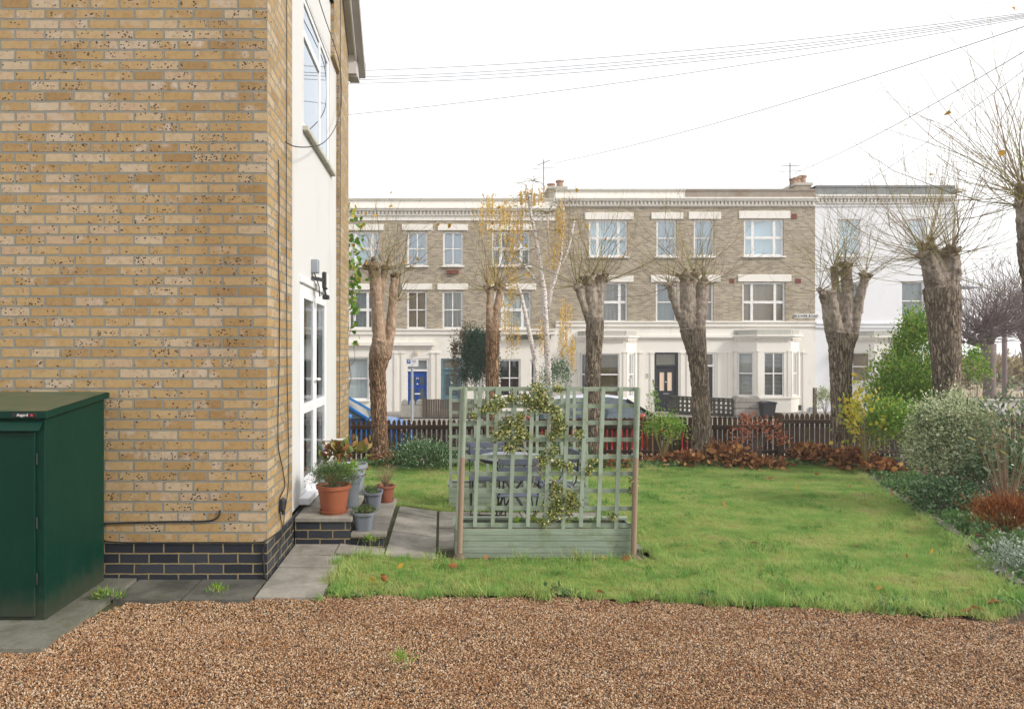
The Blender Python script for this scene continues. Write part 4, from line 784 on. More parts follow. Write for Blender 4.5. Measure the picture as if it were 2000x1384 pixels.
# chimney stacks and aerials
def chimney(lab, px0, px1, pyb, pots):
    o = thing('chimney_stack', lab, 'chimney', (hx((px0 + px1) / 2), YH + 2, hz(pyb)))
    k = (YH + 1.5) / YH
    hb = CZ + (CY - pyb) / F * (YH + 1.6)
    MB().box(hx(px0) * k, hx(px1) * k, YH + 1.2, YH + 2.6, hz(400), hb).build('stack', 'terr', o)
    MB().box(hx(px0) * k - .05, hx(px1) * k + .05, YH + 1.15, YH + 2.65, hb + .001, hb + .12).build('cap', 'stonegrey', o)
    for px, ph in pots: MB().lathe([(.17, 0), (.15, ph * .75), (.20, ph * .8), (.20, ph), (.13, ph), (.12, ph * .5)], (hx(px) * k, YH + 1.6, hb + .12), 14).build('chimney_pot', 'chim', o, sm=True)
chimney('chimney stack with two clay pots above the join of the cream and brick houses', 1070, 1104, 373, [(1077, .2), (1094, .36)])
chimney('chimney stack with three clay pots above the brick house next to the white one', 1548, 1578, 366, [(1552, .28), (1559, .34), (1569, .42)])
def aerial(lab, px, py0, py1, w0, tilt):
    Y = YH + 1.5; b = W(px, py0, Y); t = W(px, py1, Y); o = thing('television_aerial', lab, 'aerial', tuple(b)); MB().tube([b, t], .022, 6).build('mast', 'charcoal', o)
    q = MB(); c = W(px, py1 + 6, Y); q.beam(c + Vector((-w0, 0, -tilt)), c + Vector((w0, 0, tilt)), .025, .025)
    for i in range(7): p = c + Vector((-w0 + i * w0 / 3, 0, -tilt + i * tilt / 3)); q.beam(p + Vector((0, -.2, -.06)), p + Vector((0, .2, .06)), .012, .012)
    q.build('boom', 'charcoal', o); MB().beam(W(px - 22, py1 + 18, Y), W(px + 22, py1 + 15, Y), .015, .015).build('dipole', 'charcoal', o)
aerial('television aerial on a mast above the chimney between the cream and brick houses', 1062, 385, 312, .30, .12)
aerial('television aerial on a mast above the brick house at the right', 1543, 368, 318, .45, .02)

# ---------------------------------------------------------------- front boundary of the houses
YG = 27.2; WG = lambda px, py: W(px, py, YG)
def gbox(px0, px1, py0, py1, Y=YG, dd=.25): a = W(px0, py1, Y); b = W(px1, py0, Y); return (a.x, b.x, Y, Y + dd, a.z, b.z)
o = thing('garden_wall', 'pale stone garden pier wall with rounded coping stones behind the sign post', 'wall', tuple(WG(805, 820)))
mb = MB(); mb.box(*gbox(783, 828, 791, 850)); mb.build('stone_block', 'stonegrey', o, bevel=.02)
mb = MB()
for a, b in ((783, 797), (799, 811), (812, 828)):
    x0, x1, y0, y1, z0, z1 = gbox(a, b, 780, 791); mb.prism([(x0 + .01, z0), (x1 - .01, z0), (x1 - .01, z0 + .12), (x1 - .08, z1), (x0 + .08, z1), (x0 + .01, z0 + .12)], y0 - .01, y1 + .01)
mb.build('coping', 'stonegrey', o, bevel=.03)
o = thing('board_fence', 'weathered grey brown vertical board fence in front of the teal door', 'fence', tuple(WG(860, 820)))
mb = MB(); a = WG(827, 781).x; zt = WG(0, 779).z; zb = -.9
while a < WG(958, 0).x: mb.box(a, a + .085, YG - .02, YG, zb, zt + random.uniform(-.01, .015)); a += .093
mb.build('boards', 'greywood', o)
MB().box(WG(825, 0).x, WG(832, 0).x, YG - .08, YG - .021, zb, zt + .06).build('fence_post', 'greywood', o)
o = thing('stone_pier', 'stained concrete block gate pier between the pierced balustrade and the wheelie bin', 'pier', tuple(WG(1463, 800)))
mb = MB()
for i, (ya, yb) in enumerate(((786, 798), (798, 812), (812, 826), (826, 845))): mb.box(*gbox(1436, 1488, ya + .4, yb - .2, 27.2, .45))
mb.build('blockwork', 'pierstone', o, bevel=.03); x0, x1, y0, y1, z0, z1 = gbox(1436, 1488, 773, 786, 27.2, .45); 
mb = MB(); mb.prism([(x0, z0), (x1, z0), (x1, z0 + .1), (x1 - .15, z1), (x1 - .35, z1 - .06), (x0 + .3, z1 - .05), (x0 + .12, z1), (x0, z0 + .12)], y0, y1); mb.build('cap', 'pierstone', o, bevel=.02)
o = thing('pierced_balustrade', 'dark mossy concrete screen wall with square holes in front of the doors', 'wall', tuple(WG(1400, 800)))
mb = MB(); A = Vector((WG(1341, 0).x, 29.2, 0)); B = Vector((WG(1436, 0).x, 27.4, 0)); e = (B - A).normalized(); Lg = (B - A).length; T_ = frameT((A.x, A.y), (B.x, B.y)); mb.T = T_
zt, zb = hz(771) , hz(806); nn = 14
for i in range(nn + 1): s_ = Lg * i / nn; mb.box(s_ - .035, s_ + .035, -.06, .06, zb + .2, zt)
for k in range(4): z = zb + .2 + (zt - zb - .26) * k / 3; mb.box(0, Lg, -.055, .055, z - .035, z + .035)
mb.build('screen_blocks', 'balus', o); MB(T_).box(0, Lg, -.12, .12, zb - .5, zb + .16).build('base', 'balus', o); MB(T_).box(-.02, Lg, -.1, .1, zt + .002, zt + .06).build('coping', 'balus', o)
o = thing('wheelie_bin', 'dark grey wheelie bin beside the concrete gate pier', 'bin', tuple(WG(1497, 830)))
p = WG(1495, 0).x; mb = MB(); zt = WG(0, 787).z; zb = -.9; mb.add([(p - .2, 26.9, zb), (p + .2, 26.9, zb), (p + .2, 27.3, zb), (p - .2, 27.3, zb), (p - .27, 26.83, zt), (p + .27, 26.83, zt), (p + .27, 27.4, zt), (p - .27, 27.4, zt)], [(0, 1, 2, 3), (4, 5, 6, 7), (0, 1, 5, 4), (1, 2, 6, 5), (2, 3, 7, 6), (3, 0, 4, 7)]); mb.build('body', 'charcoal', o, bevel=.015)
MB().prism([(p - .30, zt + .002), (p + .30, zt + .002), (p + .27, zt + .07), (p, zt + .10), (p - .27, zt + .07)], 26.8, 27.43).build('lid', 'slatepaint', o, bevel=.01)
mb = MB(); [mb.tube([(p + s_, 27.38, zb + .08), (p + s_ + .05, 27.38, zb + .08)], .1, 14) for s_ in (-.24, .19)]; mb.build('wheel', 'black', o)
o = tag(MB().box(WG(1590, 0).x, WG(1596, 0).x, YG, YG + .12, -.9, WG(0, 757).z).build('timber_post', 'greywood', bevel=.01), 'lone grey timber post in front of the white end house', 'post')
for a, b, c, lab in ((1558, 1563, (791, 800), 'small dark meter cover low on the cream wall beside the bay'), (1580, 1587, (795, 803), 'small grey meter box low on the wall next to the timber post')):
    q = thing('meter_box', lab, 'box', (hx(a), YH, hz(c[1]))); MB(TF).box(hx(a), hx(b), .002, .08, hz(c[1]), hz(c[0])).build('case', 'galv' if a > 1570 else 'charcoal', q, bevel=.008); MB(TF).box(hx(a) - .01, hx(b) + .01, .0805, .09, hz(c[1]) - .01, hz(c[0]) + .01).build('cover', 'galv' if a > 1570 else 'charcoal', q)
# parking sign
o = thing('parking_sign', 'white parking sign with a blue P on a grey pole before the blue door', 'sign', tuple(W(805, 850, 24.6)))
b_ = W(805, 0, 24.6); MB().tube([(b_.x, 24.6, -.85), (b_.x, 24.6, W(0, 703, 24.6).z)], .045, 12).build('pole', 'pole', o, sm=True)
a = W(794, 715.5, 24.53); c = W(817, 701, 24.53); pl = MB().box(a.x, c.x, 24.53, 24.55, a.z, c.z).build('plate', 'white', o, bevel=.004)
mb = MB().box(a.x + .015, a.x + .14, 24.524, 24.529, c.z - .16, c.z - .02); sq = mb.build('blue_square', 'bluesign', pl); text_mesh('P', .13, .001, 'lettering', 'white', pl, (a.x + .078, 24.521, c.z - .09), (R(90), 0, 0))
text_mesh('Permit', .055, .001, 'lettering', 'charcoal', pl, (a.x + .27, 24.526, c.z - .05), (R(90), 0, 0)); text_mesh('holders', .05, .001, 'lettering', 'charcoal', pl, (a.x + .27, 24.526, c.z - .11), (R(90), 0, 0)); text_mesh('only', .05, .001, 'lettering', 'charcoal', pl, (a.x + .21, 24.526, c.z - .2), (R(90), 0, 0))
# street name sign on posts at the right, lamp
o = thing('street_name_sign', 'low white street name board on grey posts beyond the fence at the right edge', 'sign', tuple(W(1940, 830, 14.6)))
a = W(1912, 803, 14.6); c = W(1969, 789, 14.6); pl = MB().box(a.x - .35, c.x, 14.6, 14.62, a.z, c.z).build('plate', 'white', o, bevel=.003); text_mesh('BULWER ROAD', .115, .001, 'lettering', 'charcoal', pl, ((a.x - .35 + c.x) / 2, 14.596, (a.z + c.z) / 2), (R(90), 0, 0), 1.02)
for px in (1890, 1956): q = W(px, 0, 14.64); MB().box(q.x - .03, q.x + .03, 14.622, 14.68, -.6, a.z + .02).build('sign_post', 'pole', o)
o = thing('street_lamp', 'flat grey street lamp head reaching out beyond the big pollarded tree', 'lamp', tuple(W(1853, 800, 24.3)))
q = W(1853, 563, 24.3); MB().tube([(q.x, 24.3, -.9), (q.x, 24.3, q.z + .02)], [.075, .05], 12).build('pole', 'pole', o)
MB().tube([(q.x, 24.3, q.z), (W(1876, 563, 24.3).x, 24.3, q.z + .02)], .03, 8).build('arm', 'pole', o); MB().prism([(W(1876, 0, 24.3).x, q.z - .03), (W(1905, 0, 24.3).x, q.z - .01), (W(1905, 0, 24.3).x, q.z + .05), (W(1876, 0, 24.3).x, q.z + .07)], 24.15, 24.45).build('lamp_head', 'galv', o, bevel=.01)

# low buildings past the end of the terrace
def farhouse(lab, x0, x1, Y, z1, wins, mat='beige', rf=None, depth=7):
    o = thing('distant_house', lab, 'house', ((x0 + x1) / 2, Y + 3, -1)); T_ = Matrix(((1, 0, 0, 0), (0, -1, 0, Y), (0, 0, 1, 0), (0, 0, 0, 1)))
    mb = MB(); grid_open(T_, x0, x1, -1.5, z1, wins, .12, mb); mb.box(x0, x1, Y + .4, Y + depth, -1.5, z1 - .01); mb.build('wall', mat, o)
    for wv in wins: win(o, T_, *wv, mat='white', fw=.07, bars_v=((wv[0] + wv[1]) / 2,), bars_h=((wv[2] + wv[3]) / 2,), d0=-.1, glass='glass_up', back='curt_sky')
    if rf: MB().prism([(Y - .3, z1), (Y + depth + .3, z1), (Y + depth / 2, z1 + rf)], x0 - .2, x1 + .2, 'x').build('roof', 'roof', o)
    return o
q = W(1875, 0, 46).x; r_ = W(2080, 0, 46).x
q_ = thing('garden_wall', 'low grey block wall far right behind the street name board', 'wall', (W(1960, 0, 20).x, 20, -.9)); MB().box(W(1895, 0, 20).x, W(2110, 0, 20).x, 20, 20.25, -.9, W(0, 783, 20).z).build('blockwork', 'stonegrey', q_); MB().box(W(1894, 0, 20).x, W(2110, 0, 20).x, 19.97, 20.28, W(0, 783, 20).z + .002, W(0, 780, 20).z).build('coping', 'stonegrey', q_)
farhouse('low sunlit beige building far down the side street behind the bare trees', q, r_, 46, W(0, 700, 46).z, [(W(1978, 0, 46).x, W(2000, 0, 46).x, W(0, 765, 46).z, W(0, 730, 46).z)])
# ---------------------------------------------------------------- picket fence between garden and street
YP = 13.6
def picket_fence(lab, xa, xb, tipf, rail_z):
    o = thing('picket_fence', lab, 'fence', ((xa + xb) / 2, YP, -.45)); x = xa
    proto = None
    while x < xb - .06:
        zt = tipf(x) + random.uniform(-.008, .008); zb = -.43; q = MB(); h = zt - zb; a = random.uniform(-.004, .004)
        q.prism([(x, zb), (x + .07, zb), (x + .07 + a, zt - .05), (x + .052 + a, zt - .013), (x + .035 + a, zt), (x + .018 + a, zt - .013), (x + a, zt - .05)], YP, YP + .02)
        q.build('picket', 'picket', o); x += .1
    for z, hh in ((rail_z, .085), (-.27, .07)):
        q = MB(); q.prism([(YP - .045, z - hh / 2), (YP - .001, z - hh / 2), (YP - .001, z + hh / 2), (YP - .045, z + hh / 2 - .01)], xa - .02, xb + .02, 'x'); q.build('rail', 'rail', o, bevel=.004)
    return o
f1 = picket_fence('long run of mossy brown picket fence behind the pollarded trees', -1.78, 6.62, lambda x: .353 + (x + 1.78) / 8.4 * .085, .215)
f2 = picket_fence('slightly taller dark picket fence to the right of the fence post', 6.76, 12.6, lambda x: .487, .33)
for f, px in ((f1, (-1.9, 1.6, 4.6, 6.65)), (f2, (9.6, 12.65))):
    for x in px: q = MB(); zt = .40 if x < 6 else .50; q.box(x, x + .09, YP - .10, YP - .012 if x != 6.65 else YP + .06, -.5, zt); q.build('fence_post', 'picket', f, bevel=.008)

# ---------------------------------------------------------------- trellis planters
def trellis(lab, x0, x1, Y, zt, zpt, zb, depth, nv, nh, posts, lean=0, boards=5, group='trellis planters'):
    o = thing('trellis_planter', lab, 'planter', ((x0 + x1) / 2, Y, zb), group)
    bh = (zpt - zb) / boards; q = MB()
    for k in range(boards):
        z0_ = zb + k * bh; j = random.uniform(-.002, .002)
        q.box(x0 - .02, x1 + .02, Y + j, Y + .018 + j, z0_ + .0015, z0_ + bh - .0015); q.box(x0 - .02, x1 + .02, Y + depth - .02, Y + depth, z0_ + .0015, z0_ + bh - .0015)
        for xx in (x0 - .02, x1 + .002): q.box(xx, xx + .018, Y + .022, Y + depth - .022, z0_ + .0015, z0_ + bh - .0015)
    b = q.build('planter_box', 'sage', o)
    MB().box(x0 + .005, x1 - .005, Y + .025, Y + depth - .025, zb + .02, zpt - .05).build('soil', 'soil', o)
    q = MB(); q.box(x0 - .035, x1 + .035, Y + depth - .05, Y + depth + .015, zpt + .001, zpt + .02); q.box(x0 - .035, x0 + .02, Y + .02, Y + depth - .052, zpt + .001, zpt + .02); q.build('rim', 'sagev', b)
    q = MB(); q2 = MB(); w_ = .034; base = zpt + .015
    for i in range(nv):
        u = i / (nv - 1); xb_ = x0 + (x1 - x0) * u; xt = xb_ + lean * (1 if i < nv - 1 else .6)
        q.beam((xb_, Y + .012, base - .03 * (i % 3 == 0)), (xt, Y + .012, zt), w_, .018, (0, 1, 0))
    for k in range(nh):
        z = base + (zt - .02 - base) * k / (nh - 1) + .01; fr = k / (nh - 1); q2.beam((x0 + lean * fr - .02, Y + .03, z), (x1 + lean * fr * .8 + .01, Y + .03, z + random.uniform(-.004, .004)), .016, .036, (0, 0, 1))
    la = q.build('lattice_upright', 'sagev', o); q2.build('lattice_rail', 'sage', o)
    for (a, b_, z1) in posts:
        q = MB(); q.tube([a, (Vector(a) + Vector(b_)) / 2, b_], [.025, .024, .023], 12); q.build('round_post', 'post', o, sm=True)
        MB().tube([b_, z1], [.0235, .022], 12).build('painted_post', 'sagev', o, sm=True)
    return o
Y1_ = 5.95; KX = lambda px: (px - CX) / F * Y1_
zb1 = W(0, 1091, Y1_).z; zp1 = W(0, 1032, Y1_).z; zt1 = W(0, 757, Y1_).z
tr1 = trellis('nearer sage green lattice trellis rising from a low board planter with two bare wood posts', KX(893), KX(1238), Y1_, zt1, zp1, zb1, .36, 11, 9,
    [(W(897, 1088, 5.91), W(903, 893, 5.91), W(908, 757, 5.92)), (W(1237, 1090, 5.91), W(1242, 893, 5.91), W(1246, 757, 5.92))], lean=.045)
q = MB(); [q.lathe([(.001, 0), (.05, .005), (.055, .03), (.035, .055), (.001, .06)], tuple(W(px, py, 5.87)), 12) for px, py in ((897, 1094), (1240, 1097))]; q.build('concrete_foot', 'greywood', tr1, sm=True)
Y2_ = 8.25; K2 = lambda px: (px - CX) / F * Y2_
tr2 = trellis('further sage green lattice trellis and board planter behind the garden chairs', K2(880), K2(1146), Y2_, W(0, 757, Y2_).z, W(0, 951, Y2_).z, W(0, 992, Y2_).z, .36, 12, 9, [], lean=0, boards=4)

# ---------------------------------------------------------------- folding table and chairs on the patio
zp = G(.8, 7.2) + .015
tb = thing('garden_table', 'round folding garden table with a pale top and crossed dark legs', 'table', tuple(W(1010, 990, 7.2)))
c = Vector((W(1000, 0, 7.2).x, 7.2, zp)); tz = W(0, 897, 7.0).z
MB().lathe([(.001, tz - c.z - .012), (.34, tz - c.z - .012), (.345, tz - c.z - .004), (.34, tz - c.z + .004), (.001, tz - c.z + .004)], tuple(c), 36).build('table_top', 'galv', tb, sm=True)
MB().lathe([(.335, tz - c.z - .04), (.345, tz - c.z - .04), (.345, tz - c.z - .013), (.335, tz - c.z - .013)], tuple(c), 36).build('table_rim', 'charcoal', tb, sm=True)
for sx in (-1, 1):
    for sy in (-1, 1): MB().tube([c + Vector((-sx * .22, sy * .16, tz - c.z - .03)), c + Vector((0, sy * .165, .38)), c + Vector((sx * .24, sy * .17, 0))], .011, 8).build('leg', 'charcoal', tb)
mb = MB(); [mb.tube([c + Vector((x_, -.17, z_)), c + Vector((x_, .17, z_))], .008, 8) for x_, z_ in ((-.21, .06), (.21, .06), (0, .38))]; mb.build('stretcher', 'charcoal', tb)
def chair(name, lab, loc, rz, slat='slatblue'):
    o = thing(name, lab, 'chair', (0, 0, 0), 'folding garden chairs'); w_ = .2
    for i in range(3): MB().box(-w_ - .01, w_ + .01, .18 + i * .004, .195 + i * .004, .60 + i * .075, .66 + i * .075).build('back_slat', slat, o, bevel=.003)
    for i in range(5): MB().box(-w_, w_, -.19 + i * .07, -.13 + i * .07, .435, .45).build('seat_slat', slat, o, bevel=.003)
    for s_ in (-1, 1):
        MB().tube([(s_ * (w_ - .01), -.20, .0), (s_ * (w_ - .01), .02, .30), (s_ * (w_ - .01), .16, .5), (s_ * (w_ - .01), .20, .83)], .008, 8).build('leg', 'charcoal', o)
        MB().tube([(s_ * (w_ - .03), .24, 0), (s_ * (w_ - .03), .02, .28), (s_ * (w_ - .03), -.17, .43)], .008, 8).build('leg', 'charcoal', o)
    mb = MB(); mb.tube([(-w_, -.16, .06), (w_, -.16, .06)], .007, 6); mb.tube([(-w_ + .03, .20, .06), (w_ - .03, .20, .06)], .007, 6); mb.build('stretcher', 'charcoal', o)
    o.location = loc; o.rotation_euler = (0, 0, rz); return o
ch = chair('folding_chair', 'folding chair with slate blue back slats, left of the garden table behind the trellis', (W(950, 0, 7.75).x, 7.62, zp - .01), R(0))
dup(ch, (W(1010, 0, 6.65).x, 6.72, zp), R(183), 'folding chair with its seat toward the table, nearest to the front trellis')
dup(ch, (W(1085, 0, 7.2).x, 7.25, zp - .01), R(-78), 'folding chair turned sideways at the right of the garden table')

# ---------------------------------------------------------------- pots on the doorstep
m['lf_green'] = M_leaf('fine_green_foliage', [(0, (.05, .10, .03)), (.5, (.09, .15, .05)), (.85, (.14, .21, .07)), (1, (.24, .27, .12))])
m['lf_lime'] = M_leaf('lime_leaf', [(0, (.16, .30, .03)), (1, (.34, .48, .06))])
m['lf_dry'] = M_leaf('dry_straw_stem', [(0, (.20, .13, .075)), (1, (.40, .29, .19))], .8, .1)
m['lf_beg'] = M_leaf('mottled_autumn_leaf', [(0, (.10, .15, .04)), (.35, (.25, .28, .06)), (.6, (.30, .10, .05)), (.8, (.42, .33, .10)), (1, (.18, .06, .05))])
def bush(center, rad, n, L_, W_, mat, parent, name='foliage', up=.5, clumps=25, kind='kite', spread=.28, seed=1, flat=0):
    r = np.random.default_rng(seed); c = np.array(center); rad = np.array(rad)
    d = unit(r.normal(size=(clumps, 3))); d[:, 2] = np.where(d[:, 2] < -.35, -d[:, 2], d[:, 2]); C = d * r.uniform(.35, 1, (clumps, 1)) ** .5
    k = r.integers(0, clumps, n); P = C[k] + r.normal(size=(n, 3)) * spread * r.uniform(.5, 1.2, (clumps, 1))[k]
    D = unit(P) * .7 + r.normal(size=(n, 3)) * .6 + np.array([0, 0, up]); P = c + P * rad
    V, Fs = leafset(P, D, r.uniform(.6, 1.2, n) * L_, r.uniform(.7, 1.2, n) * W_, kind)
    return npmesh(name, V, Fs, mat, parent)
def stems(center, rad, n, r0, mat, parent, name='stem', z0=0, seed=2, curve=.3, sides=4):
    r = random.Random(seed); q = MB(); c = Vector(center)
    for i in range(n):
        a = r.uniform(0, 6.28); k = r.uniform(.3, 1); tip = Vector((math.cos(a) * rad[0] * k, math.sin(a) * rad[1] * k, rad[2] * r.uniform(.6, 1.05))); P = []
        for t in range(6): u = t / 5; P.append(c + Vector((tip.x * u ** (1 + curve) + r.uniform(-.01, .01) * rad[0] * 3 * u, tip.y * u ** (1 + curve), z0 + tip.z * u)))
        q.tube(P, [r0 * (1 - .75 * t / 5) for t in range(6)], sides, False)
    return q.build(name, mat, parent)
def pot(name, lab, c, r, h, mat, saucer=None, rim=.012, taper=.76, sq=0, sx=1, sy=1, dep=.03):
    o = thing(name, lab, 'plant pot', tuple(c), 'plant pots on the doorstep'); rb = r * taper
    P = [(rb, 0), (rb + (r - rb) * .85, h * .84), (r * .985, h * .84), (r * .985 + rim, h * .86), (r + rim, h), (r - .004, h), (r - .012, h * .9), (rb * .95, h - dep - .02), (.001, h - dep - .02)]
    P[0:0] = [(.001, .0)]
    MB().lathe(P, (c[0], c[1], c[2] + (.02 if saucer else 0)), 40, sx, sy, sq).build('pot', mat, o, sm=True)
    MB().lathe([(.001, 0), (r * .97, 0), (r * .97, .006), (.001, .006)], (c[0], c[1], c[2] + h - dep + (.02 if saucer else 0)), 32, sx, sy, sq).build('soil', 'soil', o)
    if saucer: MB().lathe([(.001, 0), (rb * 1.08, 0), (rb * 1.2, .03), (rb * 1.16, .032), (rb * 1.04, .012), (.001, .012)], tuple(c), 40).build('saucer', mat, o, sm=True)
    return o
zu, zl = .241, .099
c = (-.985, 6.24, zu); o = pot('terracotta_pot', 'large terracotta pot with saucer and bushy green plant on the upper step', c, .148, .235, 'terracotta', True)
bush((c[0], c[1], c[2] + .32), (.19, .16, .11), 3400, .032, .0026, 'lf_green', o, 'foliage', .9, 40, seed=3); stems((c[0], c[1], c[2] + .22), (.17, .15, .16), 40, .002, 'lf_green', o)
c = (-.87, 6.50, zu); o = pot('tapered_pot', 'grey tapered pot with lime green leaves just behind the terracotta pot', c, .10, .27, 'galv', taper=.72); bush((c[0], c[1], c[2] + .33), (.10, .09, .06), 90, .055, .02, 'lf_lime', o, 'foliage', .3, 14, 'leaf', seed=5)
stems((c[0], c[1], c[2] + .25), (.08, .08, .09), 14, .0018, 'lf_lime', o)
c = (-.93, 7.22, zu); o = pot('round_pot', 'large empty pale grey pot at the back of the upper step', c, .14, .285, 'galv', taper=.68, dep=.12)
c = (-.70, 6.22, zl); o = pot('square_pot', 'rectangular grey plastic pot of low greenery at the front of the lower step', c, .092, .165, 'greypot', sq=5, sy=1.45, rim=.008); bush((c[0], c[1], c[2] + .165), (.085, .12, .02), 420, .022, .006, 'lf_green', o, 'foliage', .5, 20, seed=6)
bush((c[0], c[1], c[2] + .16), (.08, .11, .015), 160, .022, .007, 'lf_beg', o, 'dead_leaves', .3, 20, seed=16)
c = (-.70, 7.08, zl); o = pot('square_pot', 'rectangular grey plastic pot of low greenery at the back of the lower step', c, .085, .165, 'greypot', sq=5, sy=1.35, rim=.008); bush((c[0], c[1], c[2] + .17), (.08, .11, .025), 460, .022, .006, 'lf_green', o, 'foliage', .6, 20, seed=7)
c = (-.60, 7.34, zl); o = pot('clay_pot', 'brown clay pot with dry straw coloured twigs on the lower step', c, .098, .155, 'brownpot', True); stems((c[0], c[1], c[2] + .14), (.16, .15, .25), 90, .0016, 'lf_dry', o, 'twigs', curve=.2)
bush((c[0], c[1], c[2] + .30), (.15, .14, .10), 160, .018, .004, 'lf_dry', o, 'dry_leaves', .6, 30, seed=8)
c = (-1.17, 7.42, zu); o = pot('terracotta_pot', 'terracotta pot of mottled autumn leaves beside the door at the back of the step', c, .11, .20, 'terracotta'); bush((c[0] + .12, c[1] + .05, c[2] + .33), (.27, .14, .12), 130, .10, .034, 'lf_beg', o, 'foliage', .2, 22, 'leaf', seed=9)
stems((c[0], c[1], c[2] + .18), (.28, .14, .18), 24, .003, 'lf_beg', o)

# ---------------------------------------------------------------- cars
def car(lab, xc, yc, zg, mat, length=4.2, roofmat=None):
    o = thing('parked_car', lab, 'car', (xc, yc, zg)); hw = .88; Lh = length / 2
    lower = [(-Lh, .30), (-Lh + .04, .68), (-Lh + .12, .92), (-Lh + .8, .97), (Lh * .42, .95), (Lh - .45, .84), (Lh - .1, .70), (Lh, .48), (Lh - .03, .24), (Lh * .78, .19), (-Lh * .8, .19)]
    def ring(pts, yo, k=1): return [(xc + p[0] * k, yo, zg + p[1]) for p in pts]
    q = MB(); n_ = len(lower); lay = [(-hw * .86, .975), (-hw, 1), (hw, 1), (hw * .86, .975)]; vs = []
    for yo, k in lay: vs += ring(lower, yc + yo, k)
    fs = [tuple(range(n_)), tuple(range(3 * n_, 4 * n_))] + [(l_ * n_ + i, l_ * n_ + (i + 1) % n_, (l_ + 1) * n_ + (i + 1) % n_, (l_ + 1) * n_ + i) for l_ in range(3) for i in range(n_)]
    q.add(vs, fs); b = q.build('body', mat, o, bevel=.03, sm='all'); b.modifiers.new('s', 'SUBSURF').levels = 1; b.modifiers['s'].render_levels = 1
    top = [(-Lh + .22, .95), (-Lh + .50, 1.30), (-Lh + .95, 1.44), (-.1, 1.47), (.35, 1.41), (Lh * .50, .97)]
    q = MB(); vs = []; n_ = len(top)
    for yo, zs in ((-1, 0), (1, 0)):
        for x_, z_ in top: t = (z_ - .95) / .5; vs.append((xc + x_, yc + yo * (hw - .02 - .20 * t), zg + z_))
    fs = [tuple(range(n_)), tuple(range(n_, 2 * n_))] + [(i, i + 1, n_ + i + 1, n_ + i) for i in range(n_ - 1)]
    q.add(vs, fs); q.build('cabin_glass', 'carglass', o, sm=True)
    q = MB(); rp_ = [(-Lh + .48, 1.31), (-Lh + .95, 1.455), (-.1, 1.485), (.38, 1.42)]; vs = []
    for x_, z_ in rp_:
        t = (z_ - .95) / .5; hh = hw - .02 - .20 * t
        vs += [(xc + x_, yc - hh - .012, zg + z_ - .06), (xc + x_, yc - hh + .05, zg + z_ + .006), (xc + x_, yc, zg + z_ + .03), (xc + x_, yc + hh - .05, zg + z_ + .006), (xc + x_, yc + hh + .012, zg + z_ - .06)]
    q.add(vs, [(i * 5 + k, (i + 1) * 5 + k, (i + 1) * 5 + k + 1, i * 5 + k + 1) for i in range(3) for k in range(4)]); q.build('roof', roofmat or mat, o, sm='all')
    q = MB()
    for s_ in (-1, 1):
        for (xa, za), (xb, zb_) in ((top[4], top[5]), (top[1], top[0])):
            f_ = lambda z_: yc + s_ * (hw - .005 - .20 * (z_ - .95) / .5); q.beam((xc + xa, f_(za), zg + za), (xc + xb, f_(zb_), zg + zb_), .06, .06)
        q.beam((xc - .45, yc + s_ * (hw - .19), zg + 1.43), (xc - .40, yc + s_ * (hw - .0), zg + .96), .05, .03)
    q.build('pillar', 'slatepaint' if roofmat else mat, o)
    for s_ in (-1, 1):
        for x_ in (-Lh + .75, Lh - .8):
            wl = MB(); wl.tube([(xc + x_, yc + s_ * (hw - .2), zg + .32), (xc + x_, yc + s_ * (hw + .01), zg + .32)], .32, 24); w0 = wl.build('wheel', 'black', o, bevel=.02)
            MB().tube([(xc + x_, yc + s_ * (hw - .02), zg + .32), (xc + x_, yc + s_ * (hw + .018), zg + .32)], .2, 16).build('rim', 'chrome', w0)
        MB().box(xc + .52, xc + .72, yc + s_ * (hw + .02) - (.16 if s_ < 0 else 0), yc + s_ * (hw + .02) + (.16 if s_ > 0 else 0), zg + .97, zg + 1.09).build('wing_mirror', mat, o, bevel=.03, sm='all')
        MB().box(xc + Lh - .32, xc + Lh - .06, yc + s_ * (hw - .16) - .12, yc + s_ * (hw - .16) + .12, zg + .60, zg + .73).build('headlight', 'chrome', o, bevel=.03)
        MB().box(xc - Lh + .0, xc - Lh + .12, yc + s_ * (hw - .12) - .08, yc + s_ * (hw - .12) + .08, zg + .68, zg + .88).build('tail_light', 'redmark', o, bevel=.02)
    return o
hz_ = MB().box(-70, 100, -25, 190, -3, 12.5).build('haze', None or 'hazevol'); hz_['kind'] = 'stuff'
car('bright blue parked car behind the picket fence beside the brick house', W(700, 0, 17.2).x - .75, 17.2, prof(16.8) - .27, 'carblue', 4.3)
car('red parked car behind the trellis and picket fence', W(1215, 0, 17.3).x - .42, 17.3, prof(16.8) - .27, 'carred', 4.2, 'carroof')

